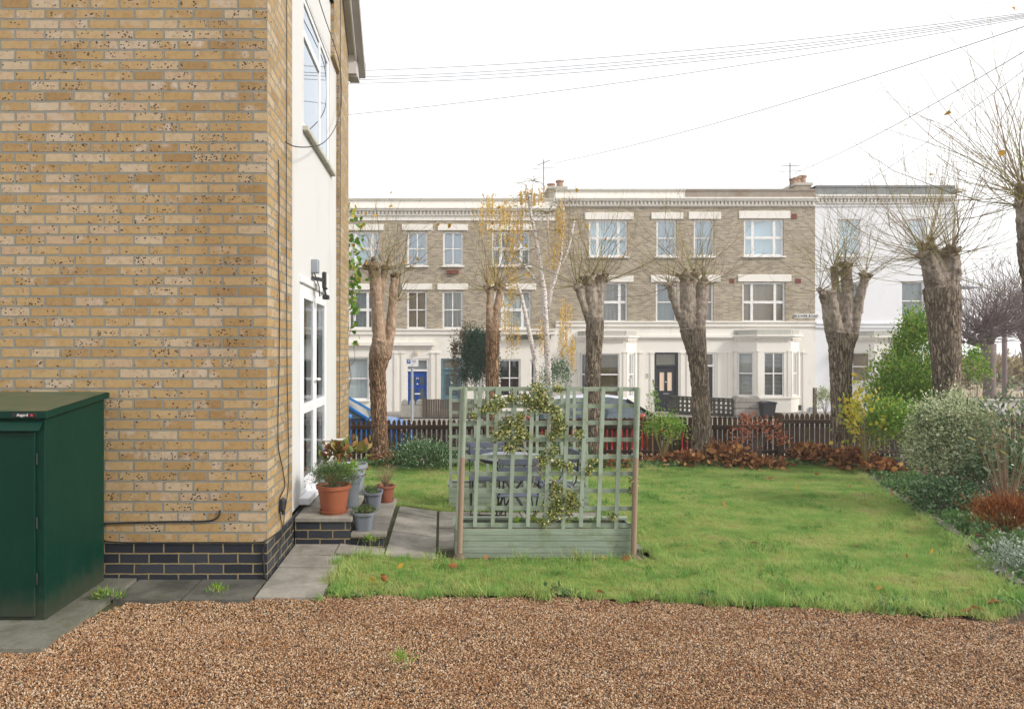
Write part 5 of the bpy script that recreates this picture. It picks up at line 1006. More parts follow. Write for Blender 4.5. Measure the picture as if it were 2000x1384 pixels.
# ---------------------------------------------------------------- pollarded trees
def remesh(mb, vox, disp=.02, dscale=.18, matl='bark', name='trunk', parent=None):
    me = bpy.data.meshes.new('tmp'); me.from_pydata(mb.v, [], mb.f); t = bpy.data.objects.new('tmp', me); COL.objects.link(t)
    bm = bmesh.new(); bm.from_mesh(me); bmesh.ops.recalc_face_normals(bm, faces=bm.faces); bm.to_mesh(me); bm.free()
    r_ = t.modifiers.new('r', 'REMESH'); r_.mode = 'VOXEL'; r_.voxel_size = vox
    s_ = t.modifiers.new('s', 'SMOOTH'); s_.iterations = 1; s_.factor = .6
    tx = bpy.data.textures.new('knobs', 'CLOUDS'); tx.noise_scale = dscale; tx.noise_depth = 3; d_ = t.modifiers.new('d', 'DISPLACE'); d_.texture = tx; d_.strength = disp * 2; d_.texture_coords = 'GLOBAL'
    dg = bpy.context.evaluated_depsgraph_get(); me2 = bpy.data.meshes.new_from_object(t.evaluated_get(dg)); bpy.data.objects.remove(t)
    me2.name = name; me2.materials.clear(); me2.materials.append(m[matl] if isinstance(matl, str) else matl); me2.polygons.foreach_set('use_smooth', [True] * len(me2.polygons))
    o_ = ORG.get(parent.name, Vector()); me2.transform(Matrix.Translation(-o_)); o = bpy.data.objects.new(name, me2); COL.objects.link(o); o.parent = parent; return o
def shoots(heads, Y, n, lmin, lmax, seed, parent, mat='shoot', r0=.007, spread=1.15, side=.75, drop=.08, name='shoots', leaves=0, leafmat='lf_yellow', sides=3):
    r = random.Random(seed); q = MB(); tips = []
    for i in range(n):
        h, hr, hy = heads[r.randrange(len(heads))]; a = r.uniform(0, 6.283); low = r.random() < .46; el = r.uniform(-.4, .55) if low else r.triangular(.55, 1.55, 1.15)
        el = min(el, 1.5); k = spread; d = Vector((math.cos(a) * math.cos(el) * k, math.sin(a) * math.cos(el) * k, math.sin(el))).normalized()
        p = Vector(h) + Vector((d.x, d.y, max(0, d.z))) * hr * r.uniform(.6, 1.0) - Vector((0, 0, hr * r.uniform(0, .8) if low else 0)); Lg = r.uniform(lmin, lmax) * (.78 + .22 * max(0, d.z)); ns = 7; P = [p.copy()]; bend = r.uniform(.04, .36) if low else r.uniform(-.12, .14); wob = Vector((0, 0, 0))
        for s_ in range(ns):
            d = (d + Vector((r.gauss(0, .13), r.gauss(0, .13), bend * .55 + r.gauss(0, .07)))).normalized(); p = p + d * Lg / ns; P.append(p.copy())
        rr = r0 * r.uniform(.6, 1.3); q.tube(P, [rr * (1 - .82 * j / ns) for j in range(ns + 1)], sides, False)
        if r.random() < side:
            for _ in range(r.randint(1, 4)):
                j = r.randint(2, ns - 1); d2 = ((P[j + 1] - P[j]).normalized() + Vector((r.gauss(0, .55), r.gauss(0, .55), r.gauss(.1, .3)))).normalized(); P2 = [P[j].copy()]; pp = P[j].copy(); l2 = Lg * r.uniform(.12, .35)
                for s_ in range(3): d2 = (d2 + Vector((r.gauss(0, .1), r.gauss(0, .1), .08))).normalized(); pp = pp + d2 * l2 / 3; P2.append(pp.copy())
                q.tube(P2, [rr * .42, rr * .36, rr * .28, rr * .15], sides, False)
        tips += P[4:]
    s_o = q.build(name, mat, parent)
    if leaves:
        P = np.array([r.choice(tips) for _ in range(leaves)]); D = rng.normal(size=(leaves, 3)) * .5 + [0, 0, -.8]; V, Fs = leafset(P, D, rng.uniform(.06, .1, leaves), rng.uniform(.025, .045, leaves), 'leaf'); npmesh('leaves', V, Fs, leafmat, parent)
    return s_o
m['lf_yellow'] = M_leaf('orange_yellow_leaf', [(0, (.48, .26, .03)), (.5, (.58, .37, .05)), (1, (.40, .17, .03))])
def tree_bark(name, zt, zh, warm):
    """furrowed bark below, smoother grey bark on the pollarded limbs above zt, dark mossy knots near the heads"""
    n = NT('bark_' + name.replace(' ', '_')); v = n.vmul(n.pos(), (1, 1, .15)); a = n.noise(30, 7, v, .7, 1.0); b = n.noise(3.2, 4); c = n.noise(24, 5, n.vmul(n.pos(), (1, 1, .4)), .6)
    dn = n.n('TexNoise'); dn.inputs['Scale'].default_value = 9; dn.inputs['Detail'].default_value = 4; n.l(n.vmul(n.pos(), (1, 1, .5)), dn.inputs['Vector']); vo = n.n('TexVoronoi', feature='DISTANCE_TO_EDGE'); vo.inputs['Scale'].default_value = 25; n.l(n.vadd(n.vmul(n.pos(), (1, 1, .10)), n.vmul(dn.outputs['Color'], (.12, .12, .05))), vo.inputs['Vector'])
    fis = smooth(n, n.math('ADD', vo.outputs[0], n.math('MULTIPLY', n.math('SUBTRACT', a, .5), .5)), -.05, .24)
    c1, c2, c3 = ((.40, .25, .155), (.085, .05, .03), (.29, .18, .11)) if warm else ((.37, .295, .225), (.07, .053, .04), (.26, .205, .155))
    low = n.mix(fis, c2, c1); low = n.mix(n.math('MULTIPLY', smooth(n, b, .42, .7), .5), low, c3)
    up = n.mix(n.ramp(c, [(.35, 0.0), (.65, 1.0)]), (.20, .165, .14) if not warm else (.26, .18, .125), (.44, .37, .31) if not warm else (.47, .34, .25))
    sz = n.n('SeparateXYZ'); n.l(n.pos(), sz.inputs[0]); z = n.math('ADD', sz.outputs[2], n.math('MULTIPLY', n.math('SUBTRACT', n.noise(7, 6, None, .7), .5), 1.5))
    f = smooth(n, z, zt - .35, zt + .35); col = n.mix(f, low, up)
    hd = smooth(n, n.math('ADD', sz.outputs[2], n.math('MULTIPLY', n.math('SUBTRACT', n.noise(9, 4), .5), .5)), zh - .02, zh + .22); col = n.mix(n.math('MULTIPLY', hd, .8), col, n.mix(n.noise(18, 4), (.05, .035, .025), (.22, .17, .09)))
    col = n.mix(n.math('MULTIPLY', smooth(n, n.noise(5, 5, n.vadd(n.pos(), (4, 2, 9))), .56, .7), .35), col, (.13, .135, .04))
    mf = n.n('Mix', data_type='FLOAT'); n.l(f, mf.inputs[0]); n.l(n.math('ADD', n.math('MULTIPLY', fis, .8), n.math('MULTIPLY', a, .6)), mf.inputs[2]); n.l(n.math('MULTIPLY', c, .35), mf.inputs[3]); n.bump(mf.outputs[0], 1., .035)
    return n.fin(col, .95, .15)
def pollard(lab, Y, trunk, limbs, heads, nsh, lmin, lmax, seed, leaves=0, bark='bark', vox=.024, r0=.006, disp=.018, drop=.1):
    k = Y / F; zb = G(W(trunk[0][0], 0, Y).x, Y)
    o = thing('pollarded_tree', lab, 'tree', (W(trunk[0][0], 0, Y).x, Y, zb), 'pollarded trees along the fence'); q = MB(); r = random.Random(seed)
    P = [W(a, b, Y) for a, b, c_ in trunk]; rad = [c_ * k / 2 for a, b, c_ in trunk]; P.insert(0, Vector((P[0].x, Y, zb - .15))); rad.insert(0, rad[0] * 1.35); q.tube(P, rad, 16)
    for li in limbs:
        off = li[0] * .01; pts = li[1]; n_ = len(pts); PP = [W(a, b, Y) + Vector((0, off * i / (n_ - 1), 0)) for i, (a, b, c_) in enumerate(pts)]; q.tube(PP, [c_ * k / 2 * (.93 - .05 * (i / (n_ - 1))) for i, (a, b, c_) in enumerate(pts)], 14)
        for _ in range(3):                                                   # pruning knots on the limb
            j = r.randrange(1, n_); rr = pts[j][2] * k / 2 * .3; a_ = r.uniform(0, 6.28); p = PP[j] + Vector((math.cos(a_), math.sin(a_), 0)) * pts[j][2] * k / 2 * .85; q.lathe([(.001, -rr), (rr * .8, -rr * .6), (rr, 0), (rr * .8, rr * .6), (.001, rr)], tuple(p), 8)
    hd = []
    for a, b, c_, off in heads:
        p = W(a, b, Y) + Vector((0, off * .01, 0)); R_ = c_ * k / 2; hd.append((p, R_, 0))
        for j in range(18):
            v = Vector((r.gauss(0, 1), r.gauss(0, 1), r.gauss(-.1, .6))).normalized() * R_ * r.uniform(.55, 1.0); rr = R_ * r.uniform(.16, .38); pc_ = p + v
            q.lathe([(.001, -rr), (rr * .8, -rr * .6), (rr, 0), (rr * .8, rr * .6), (.001, rr)], tuple(pc_), 8)
        q.lathe([(.001, -R_ * .8), (R_ * .7, -R_ * .4), (R_ * .8, 0), (R_ * .6, R_ * .4), (.001, R_ * .5)], tuple(p), 10)
    zt = min(W(0, li[1][0][1], Y).z for li in limbs) + .12; zh = [h[0].z for h in hd]
    remesh(q, vox * .62, disp, .09, tree_bark(lab[:12], zt, sum(zh) / len(zh) - .12, bark == 'barkwarm'), 'trunk', o)
    shoots(hd, Y, nsh, lmin, lmax, seed, o, leaves=leaves, r0=r0, drop=drop); return o
pollard('leftmost pollarded tree with two tall limbs forking beside the parking sign', 13.0, [(741, 893, 38), (742, 850, 32), (739, 780, 32), (737, 725, 34), (741, 695, 42), (748, 665, 42)],
    [(-8, [(742, 700, 30), (740, 650, 28), (737, 600, 26), (733, 550, 25), (731, 525, 27)]), (10, [(752, 700, 26), (762, 650, 22), (766, 600, 19), (768, 560, 18), (771, 545, 20)]), (12, [(742, 600, 12), (748, 540, 14), (750, 525, 16)])],
    [(729, 520, 32, -8), (771, 536, 22, 10), (750, 520, 18, 12), (777, 583, 9, 8)], 85, .7, 2.0, 11, 16, 'barkwarm')
pollard('slender pollarded tree in front of the dark conifer', 13.1, [(962, 893, 32), (961, 800, 27), (962, 700, 26), (962, 665, 27), (963, 645, 30)],
    [(-6, [(958, 650, 20), (955, 600, 13), (956, 575, 13), (954, 566, 14)]), (8, [(964, 650, 22), (970, 605, 18), (978, 570, 16), (980, 562, 18)])],
    [(953, 562, 18, -6), (981, 556, 20, 8), (968, 562, 12, 0)], 62, .7, 2.0, 12, 8, 'barkwarm')
pollard('pollarded tree with one thick stubby head behind the right half of the trellis', 13.0, [(1158, 900, 36), (1158, 830, 31), (1158, 740, 30), (1160, 680, 31), (1162, 645, 35), (1162, 620, 34)],
    [(-4, [(1158, 640, 28), (1156, 590, 24), (1152, 560, 24), (1150, 548, 24)]), (6, [(1165, 640, 28), (1169, 590, 24), (1173, 560, 24), (1175, 548, 24)]), (-16, [(1152, 630, 16), (1140, 600, 14), (1131, 580, 14), (1126, 566, 15)])],
    [(1150, 545, 30, -4), (1176, 543, 30, 6), (1125, 560, 20, -16)], 100, .7, 2.1, 13, 10)
pollard('pollarded tree with three thick spreading limbs in front of the slate black door', 12.9, [(1371, 893, 44), (1371, 850, 37), (1369, 780, 34), (1366, 730, 34), (1362, 695, 36), (1356, 660, 44), (1352, 640, 50)],
    [(-12, [(1345, 655, 28), (1338, 620, 26), (1338, 580, 28), (1335, 545, 26)]), (10, [(1362, 655, 28), (1369, 610, 26), (1373, 580, 28), (1374, 552, 30)]), (-20, [(1338, 640, 20), (1322, 610, 17), (1309, 580, 16), (1302, 562, 15)]), (0, [(1352, 650, 26), (1350, 620, 18), (1350, 560, 18), (1352, 545, 22)])],
    [(1334, 540, 30, -12), (1356, 538, 24, 0), (1378, 550, 28, 10), (1300, 559, 17, -20)], 100, .7, 2.1, 14, 0)
pollard('pollarded tree with a low side stub and four upright limbs before the white house', 12.7, [(1646, 893, 40), (1644, 850, 34), (1643, 780, 37), (1642, 720, 39), (1643, 680, 44), (1645, 650, 58)],
    [(-10, [(1632, 665, 34), (1622, 620, 34), (1616, 590, 32), (1614, 568, 28)]), (10, [(1652, 655, 26), (1656, 600, 24), (1660, 560, 23), (1657, 525, 24)]), (22, [(1642, 650, 20), (1640, 600, 16), (1640, 550, 15), (1642, 525, 15)]), (-4, [(1664, 650, 26), (1673, 610, 20), (1680, 570, 18), (1687, 545, 18)]), (-24, [(1616, 600, 16), (1600, 580, 15), (1592, 572, 14)])],
    [(1656, 515, 24, 10), (1642, 520, 14, 22), (1688, 538, 22, -4), (1587, 567, 14, -24), (1625, 565, 10, -10)], 105, .8, 2.3, 15, 0)
pollard('thickest pollarded tree at the right with a knobbly head rising from the leafy shrubs', 11.3, [(1850, 893, 50), (1850, 830, 46), (1850, 765, 44), (1848, 700, 50), (1844, 640, 54), (1842, 590, 60), (1838, 560, 62)],
    [(-14, [(1832, 570, 40), (1818, 540, 36), (1806, 515, 30), (1797, 500, 26)]), (8, [(1842, 570, 44), (1834, 530, 38), (1826, 500, 34), (1822, 485, 28)]), (-4, [(1850, 570, 40), (1856, 530, 38), (1855, 505, 34), (1852, 495, 26)])],
    [(1791, 500, 26, -14), (1820, 480, 32, 8), (1853, 492, 34, -4), (1863, 535, 22, 0)], 150, 1.0, 3.0, 16, 0, vox=.026)
pollard('pollarded tree cut by the right edge of the photo with twigs crossing the sky', 9.6, [(2056, 893, 72), (2050, 700, 64), (2034, 560, 58), (2020, 470, 56)],
    [(-8, [(2018, 480, 50), (2006, 440, 42), (1996, 410, 34), (1988, 400, 24)]), (8, [(2022, 480, 44), (2018, 420, 40), (2010, 380, 36)])],
    [(1984, 402, 22, -8), (1992, 372, 26, -4), (2010, 365, 36, 8), (2030, 380, 36, 0)], 150, 1.2, 3.6, 17, 12, vox=.028, r0=.0065)

# ---------------------------------------------------------------- silver birch across the road
YBI = 25.6; kb = YBI / F
o = thing('birch_tree', 'white barked birch with drooping yellow leaves in front of the houses', 'tree', (W(1070, 0, YBI).x, YBI, prof(25.6)))
B_ = [[(1072, 830, 13), (1072, 750, 13), (1069, 678, 12), (1065, 620, 11), (1063, 574, 11), (1058, 543, 9), (1050, 490, 8), (1045, 457, 7), (1036, 418, 6), (1033, 390, 5), (1027, 362, 3)], [(1036, 420, 5), (1039, 380, 4), (1042, 354, 2.5)],
      [(1053, 830, 12), (1050, 750, 10), (1045, 700, 10), (1035, 652, 9), (1027, 613, 8), (1018, 575, 7), (1010, 550, 5)], [(1066, 620, 10), (1076, 566, 8), (1088, 530, 7), (1095, 500, 6), (1098, 450, 5), (1100, 400, 3)],
      [(1088, 530, 6), (1105, 500, 6), (1115, 465, 5), (1122, 430, 3)], [(1066, 565, 6), (1045, 545, 5), (1025, 520, 4.5), (1003, 495, 4)], [(1045, 470, 4), (1060, 425, 3), (1070, 418, 3), (1080, 395, 2.5), (1086, 375, 2)], [(1073, 500, 4), (1070, 450, 4), (1070, 415, 3)]]
q = MB(); rr_ = random.Random(5)
for bi, b in enumerate(B_): q.tube([W(x_, y_, YBI) + Vector((0, .12 * (bi % 3 - 1) * j / len(b), 0)) for j, (x_, y_, c_) in enumerate(b)], [c_ * kb / 2 for _, _, c_ in b], 9)
q.build('trunk', 'birch', o, sm='all')
q = MB(); ends = []
for i in range(170):
    b = rr_.choice(B_); j = rr_.randrange(max(1, len(b) // 2), len(b)); x_, y_, _c = b[j]
    if y_ > 600: continue
    p = W(x_, y_, YBI); d = Vector((rr_.gauss(-.1, .8), rr_.gauss(0, .8), rr_.uniform(.1, .8))).normalized(); P = [p.copy()]; Lg = rr_.uniform(.5, 1.9)
    for s_ in range(8): d = (d + Vector((rr_.gauss(0, .12), rr_.gauss(0, .12), -.22))).normalized(); p = p + d * Lg / 8; P.append(p.copy())
    q.tube(P, [.012 * (1 - .8 * t_ / 8) for t_ in range(9)], 3, False); ends += P[3:]
q.build('branches', 'shoot', o)
m['lf_birch'] = M_leaf('golden_birch_leaf', [(0, (.66, .38, .09)), (.5, (.76, .52, .16)), (1, (.60, .50, .16))], trans=.5)
cl = [(945, 430, 14, 40), (955, 400, 10, 30), (1000, 440, 16, 60), (1025, 385, 14, 22), (1050, 385, 10, 16), (970, 450, 14, 50), (995, 500, 16, 50), (965, 540, 10, 40), (997, 560, 12, 45), (1090, 460, 12, 50), (1092, 430, 10, 40), (990, 620, 14, 55), (1000, 655, 12, 45), (1060, 660, 8, 40), (1105, 620, 12, 40), (1100, 670, 9, 35), (1120, 690, 6, 40), (985, 420, 10, 30), (1010, 470, 10, 60), (1020, 440, 10, 40), (1080, 500, 10, 30)]
Pl = []
for (x_, y_, rx, ry) in cl:
    base = W(x_, y_, YBI); ns_ = 11
    for s_ in range(ns_):
        sx = rr_.gauss(0, rx * .6) * kb; sy = rr_.gauss(0, .35); z0_ = ry * kb * rr_.uniform(.4, 1); 
        for t_ in range(16): Pl.append((base.x + sx + rr_.gauss(0, .025), YBI + sy + rr_.gauss(0, .025), base.z + z0_ - 2 * z0_ * t_ / 16 + rr_.gauss(0, .03)))
Pl = np.array(Pl); V, Fs = leafset(Pl, rng.normal(size=Pl.shape) * .5 + [0, 0, -1], .085, .034); npmesh('leaves', V, Fs, 'lf_birch', o)
q = MB()
for (x_, y_, rx, ry) in cl:
    base = W(x_, y_, YBI)
    for s_ in range(3): sx = rr_.gauss(0, rx * .4) * kb; q.tube([(base.x + sx, YBI, base.z + ry * kb), (base.x + sx * 1.1, YBI, base.z), (base.x + sx * 1.15, YBI, base.z - ry * kb)], .005, 3, False)
q.build('hanging_twigs', 'shoot', o)

# ---------------------------------------------------------------- shrubs
m['lf_dark'] = M_leaf('dark_evergreen_needle', [(0, (.012, .045, .026)), (.6, (.022, .075, .04)), (1, (.045, .11, .055))], trans=.1)
m['lf_olive'] = M_leaf('olive_brown_needle', [(0, (.10, .085, .035)), (1, (.20, .15, .07))], trans=.1)
m['lf_olive2'] = M_leaf('straw_scrub', [(0, (.22, .17, .10)), (.5, (.36, .28, .16)), (1, (.48, .40, .22))], .8, .1)
m['lf_glossy'] = M_leaf('glossy_mid_green_leaf', [(0, (.03, .085, .028)), (.45, (.07, .16, .055)), (.8, (.15, .26, .11)), (1, (.38, .44, .30))], .3, .25, .5)
m['lf_privet'] = M_leaf('bright_privet_leaf', [(0, (.08, .20, .03)), (.4, (.18, .36, .05)), (.8, (.34, .50, .09)), (1, (.55, .52, .14))], .4, .4)
m['lf_varieg'] = M_leaf('cream_variegated_leaf', [(0, (.13, .20, .08)), (.25, (.30, .37, .18)), (.55, (.52, .56, .34)), (1, (.80, .80, .58))], .45, .3)
m['lf_silver'] = M_leaf('silver_grey_leaf', [(0, (.16, .22, .15)), (.6, (.32, .38, .30)), (1, (.52, .56, .50))], .6, .2)
m['lf_budded'] = M_leaf('long_grey_green_leaf', [(0, (.08, .13, .07)), (.5, (.17, .24, .14)), (.85, (.32, .36, .22)), (1, (.45, .40, .12))], .55, .25)
m['lf_brown'] = M_leaf('brown_crinkled_leaf', [(0, (.09, .035, .016)), (.3, (.21, .08, .03)), (.6, (.34, .14, .05)), (.85, (.50, .26, .11)), (1, (.62, .34, .09))], .7, .25)
m['lf_redbr'] = M_leaf('copper_red_leaf', [(0, (.30, .07, .03)), (.5, (.48, .15, .06)), (1, (.50, .30, .22))], .5, .3)
m['lf_goldv'] = M_leaf('gold_variegated_leaf', [(0, (.05, .08, .02)), (.35, (.15, .21, .04)), (.6, (.38, .40, .12)), (1, (.76, .70, .34))], .45, .3)
m['lf_rust'] = M_leaf('rusty_stem', [(0, (.10, .025, .008)), (.6, (.25, .075, .018)), (1, (.42, .17, .04))], .7, .2)
m['lf_yg'] = M_leaf('yellow_green_leaf', [(0, (.28, .36, .04)), (.5, (.52, .48, .06)), (1, (.62, .42, .05))], .45, .4)
def shrub(name, lab, px, py, Y, rx, rz, n, L_, W_, mat, seed, cat='shrub', ry=None, clumps=40, kind='kite', up=.4, spread=.25, nst=30, stmat='darktwig', r0=.006, group=None, extra=None, curve=.5):
    c = W(px, py + (4 if name == 'withered_plant' else 0), Y); zb = G(c.x, Y); k = Y / F; rx *= k; rz *= k * (.68 if name == 'withered_plant' else 1); ry = (ry or rx)
    o = thing(name, lab, cat, (c.x, Y, zb), group); bush(tuple(c), (rx, ry, rz), n, L_, W_, mat, o, 'foliage', up, clumps, kind, spread, seed)
    if extra: bush(tuple(c), (rx * .95, ry * .95, rz * .95), int(n * extra[1]), L_, W_, extra[0], o, extra[2], up, clumps, kind, spread, seed)
    stems((c.x, Y, zb), (rx * .9, ry * .9, c.z - zb + rz * .8), nst, r0, stmat, o, 'stems', seed=seed, curve=curve); return o
shrub('evergreen_shrub', 'rounded glossy green shrub in front of the picket fence, left of the trellis', 832, 893, 12.1, 62, 30, 5200, .055, .011, 'lf_glossy', 21, up=.8, clumps=60)
shrub('evergreen_shrub', 'dark glossy shrub growing behind the middle of the two trellises', 1095, 905, 12.4, 60, 38, 2600, .06, .014, 'lf_glossy', 22, up=.6)
shrub('conifer', 'dense dark green upright yew in the front garden across the road', 938, 712, 26.6, 32, 66, 20000, .11, .02, 'lf_dark', 23, 'tree', up=1.3, clumps=70, spread=.2)
shrub('conifer', 'open olive brown conifer leaning beside the dark yew', 908, 715, 26.9, 26, 78, 3600, .12, .016, 'lf_olive', 24, 'tree', up=.2, clumps=46, spread=.2)
shrub('evergreen_shrub', 'grey green bush at the foot of the birch across the road', 1085, 745, 26.0, 32, 40, 1900, .09, .02, 'lf_glossy', 25, up=.7)
shrub('sapling', 'thin leafy sapling in front of the fence between the trellis and the big forked tree', 1295, 845, 12.6, 42, 36, 1400, .05, .014, 'lf_privet', 26, nst=22, stmat='shoot', r0=.009, clumps=26)
o = shrub('sapling', 'tall thin shoot with small green leaves leaning left by the trellis corner', 1275, 800, 12.5, 12, 44, 160, .05, .013, 'lf_privet', 27, nst=4, stmat='shoot', clumps=16)
shrub('copper_shrub', 'sparse shrub with copper red leaves against the fence', 1482, 862, 12.9, 46, 52, 430, .065, .02, 'lf_redbr', 28, clumps=24, kind='leaf', nst=22, r0=.005, spread=.2)
for i, (px, py, Y, rx, rz, n_, lab) in enumerate([(1310, 900, 12.7, 40, 20, 420, 'brown withered plant under the leafy sapling'), (1345, 898, 12.5, 26, 22, 300, 'brown withered plant at the left foot of the big forked tree'), (1420, 885, 12.6, 36, 30, 620, 'tall heap of brown withered leaves just right of the big forked tree'),
     (1470, 903, 12.4, 50, 17, 560, 'low brown withered plant under the copper shrub'), (1590, 885, 12.6, 36, 25, 560, 'brown withered plant left of the tree before the white house'), (1655, 893, 12.0, 30, 24, 520, 'brown withered plant at the foot of the tree before the white house'),
     (1200, 902, 12.6, 34, 18, 380, 'brown withered plant seen through the right half of the trellis'), (760, 898, 12.6, 26, 15, 240, 'brown withered leaves round the foot of the leftmost tree'), (1720, 912, 11.2, 34, 22, 420, 'brown withered plant between the lawn edge and the bright green shrub')]):
    shrub('withered_plant', lab, px, py, Y, rx, rz, int(n_ * .85), .10, .036, 'lf_brown', 40 + i, 'plant', clumps=22, kind='leaf', up=.0, spread=.3, nst=16, stmat='lf_rust', group='brown withered plants in the bed')
shrub('privet_bush', 'tall bright green privet bush beside the thickest tree', 1768, 800, 12.0, 60, 100, 13000, .058, .016, 'lf_privet', 60, clumps=90, up=.9, nst=40, r0=.008, spread=.24)
shrub('privet_bush', 'smaller green bush low in front of the tall privet', 1752, 842, 11.2, 48, 62, 3600, .06, .016, 'lf_privet', 61, clumps=50, up=.5)
shrub('privet_bush', 'bright green leafy shoots to the right of the thickest tree', 1900, 722, 12.4, 26, 40, 900, .06, .016, 'lf_privet', 62, clumps=22)
shrub('variegated_bush', 'large rounded cream and green variegated bush at the right', 1860, 884, 8.4, 80, 106, 16000, .042, .0105, 'lf_varieg', 63, clumps=150, up=.35, spread=.13, extra=('lf_glossy', .2, 'inner_foliage'))
shrub('glossy_bush', 'low dark glossy bush at the foot of the variegated bush', 1850, 985, 7.9, 62, 46, 3600, .04, .011, 'lf_glossy', 64, clumps=50)
shrub('autumn_shrub', 'spindly shrub with yellow and orange leaves in front of the tree before the white house', 1690, 832, 11.3, 44, 78, 260, .085, .034, 'lf_yg', 65, clumps=26, kind='leaf', nst=16, stmat='shoot', spread=.22)
shrub('budded_shrub', 'tall leggy shrub with long grey green leaves and bare stems at the right edge', 1968, 880, 7.6, 70, 110, 560, .085, .014, 'lf_budded', 66, clumps=46, nst=30, stmat='lf_dry', r0=.007, kind='leaf', curve=.05)
shrub('rusty_plant', 'low rusty brown stemmed plant at the right edge of the bed', 1965, 1010, 6.7, 52, 34, 2600, .085, .0035, 'lf_rust', 67, clumps=60, up=1.2, nst=110, stmat='lf_rust', r0=.0022)
shrub('silver_plant', 'silvery grey trailing plant in the corner where lawn, bed and gravel meet', 1990, 1120, 5.3, 56, 58, 1500, .028, .008, 'lf_silver', 68, clumps=46, nst=34, stmat='lf_silver', r0=.002)
shrub('rosemary_bush', 'small dark green needle leaved bush behind the silvery plant', 1985, 1098, 5.7, 42, 46, 3200, .03, .003, 'lf_green', 69, clumps=40, up=1.1)
shrub('variegated_bush', 'pale bush growing against the foot of the white end house', 1612, 785, 26.5, 16, 22, 700, .08, .03, 'lf_varieg', 70, clumps=20)
# climber by the corner of the brick house
c = W(690, 560, 10.1); o = thing('climbing_plant', 'leafy climber with green and yellow leaves hanging past the end of the brick house', 'climber', (c.x - .1, 10.1, G(c.x, 10.1)))
V0 = []; 
for (px, py, n_) in ((690, 420, 6), (700, 440, 10), (690, 470, 14), (700, 480, 8), (688, 512, 18), (695, 535, 16), (690, 560, 22), (705, 545, 8), (688, 580, 16), (690, 600, 12), (700, 605, 6), (685, 640, 6), (692, 668, 6), (690, 405, 5)):
    p = W(px, py, 10.1)
    for _ in range(n_): V0.append((p.x + rng.normal() * .05, 10.1 + rng.normal() * .12, p.z + rng.normal() * .07))
V0 = np.array(V0); m['lf_climb'] = M_leaf('climber_leaf', [(0, (.08, .20, .03)), (.6, (.17, .33, .04)), (.8, (.50, .45, .07)), (1, (.55, .30, .05))], .4, .4)
V, Fs = leafset(V0, rng.normal(size=V0.shape) * .6 + [0, 0, -.6], rng.uniform(.06, .09, len(V0)), rng.uniform(.03, .04, len(V0)), 'leaf'); npmesh('leaves', V, Fs, 'lf_climb', o)
q = MB(); gz_ = G(c.x, 10.1)
for i in range(7):
    r = random.Random(i); x_ = c.x - .12; P = [Vector((x_ + r.uniform(-.1, .02), 10.1 + r.uniform(-.1, .1), gz_ + (3.9 - .3 * i) * t_ / 9)) + Vector((r.gauss(0, .03) + .14 * (t_ / 9) ** 2, r.gauss(0, .03), 0)) for t_ in range(10)]; q.tube(P, [.012 - .001 * t_ for t_ in range(10)], 5, False)
q.build('stems', 'darktwig', o)

# variegated climber on the front trellis
o = thing('climbing_plant', 'yellow variegated climber scrambling up the front trellis', 'climber', tuple(W(1060, 1030, 6.0)))
cl = [(1050, 762, 16), (1060, 778, 15), (1040, 790, 15), (1025, 778, 10), (1062, 795, 15), (1000, 780, 12), (975, 787, 14), (960, 795, 12), (1080, 800, 12), (1090, 820, 14), (1092, 840, 12), (1078, 852, 10), (1000, 825, 16), (985, 840, 14), (1015, 838, 10), (970, 850, 10), (1008, 858, 14), (1000, 872, 10), (1078, 880, 10), (1062, 900, 12), (1095, 905, 9), (1110, 912, 9), (1090, 975, 20), (1098, 990, 20), (1115, 968, 12), (1078, 1003, 12), (1120, 985, 12), (1085, 950, 12), (1130, 845, 8), (1150, 918, 8), (1236, 940, 6), (1234, 960, 7), (1198, 1010, 7), (945, 800, 7), (925, 812, 6), (1060, 1020, 9), (1015, 815, 8), (1030, 850, 7), (990, 875, 6), (1090, 760, 8), (1160, 900, 6)]
P = []
for (px, py, rd) in cl:
    p = W(px, py, 5.97); nn_ = int(rd * 16)
    P.append(np.array(p) + rng.normal(size=(nn_, 3)) * [rd * 5.97 / F * .55, .03, rd * 5.97 / F * .5])
P = np.concatenate(P); V, Fs = leafset(P, rng.normal(size=P.shape) + [0, -.3, .2], rng.uniform(.018, .034, len(P)), rng.uniform(.006, .011, len(P))); npmesh('leaves', V, Fs, 'lf_goldv', o)
q = MB(); rr_ = random.Random(9)
for pts in ([(1085, 1030), (1090, 990), (1085, 950), (1075, 905), (1085, 860), (1080, 815), (1060, 790), (1045, 765)], [(1040, 1032), (1030, 990), (1045, 930), (1065, 880), (1030, 850), (1000, 830), (975, 845)], [(1090, 985), (1060, 930), (1020, 880), (1000, 850)], [(1080, 860), (1120, 850), (1140, 860), (1170, 880)], [(1060, 790), (1010, 780), (960, 795), (925, 815)],
            [(1095, 990), (1130, 960), (1150, 915), (1135, 890)], [(1236, 1020), (1235, 960), (1238, 910)], [(1100, 1030), (1115, 1000), (1120, 960)], [(1020, 1032), (1060, 990), (1075, 940), (1040, 900), (1010, 850)]):
    PP = [W(a + rr_.gauss(0, 2), b + rr_.gauss(0, 2), 5.975) + Vector((0, rr_.uniform(-.01, .04), 0)) for a, b in pts]; q.tube(PP, [.0045 * (1 - .6 * j / len(PP)) for j in range(len(PP))], 5, False)
for i in range(60):
    px, py, rd = rr_.choice(cl); p = W(px, py, 5.97); d = Vector((rr_.gauss(0, 1), rr_.gauss(0, .3), rr_.gauss(0, .8))).normalized() * rr_.uniform(.05, .2); q.tube([p, p + d * .5 + Vector((0, 0, .01)), p + d], .0016, 3, False)
q.build('stems', 'lf_dry', o)
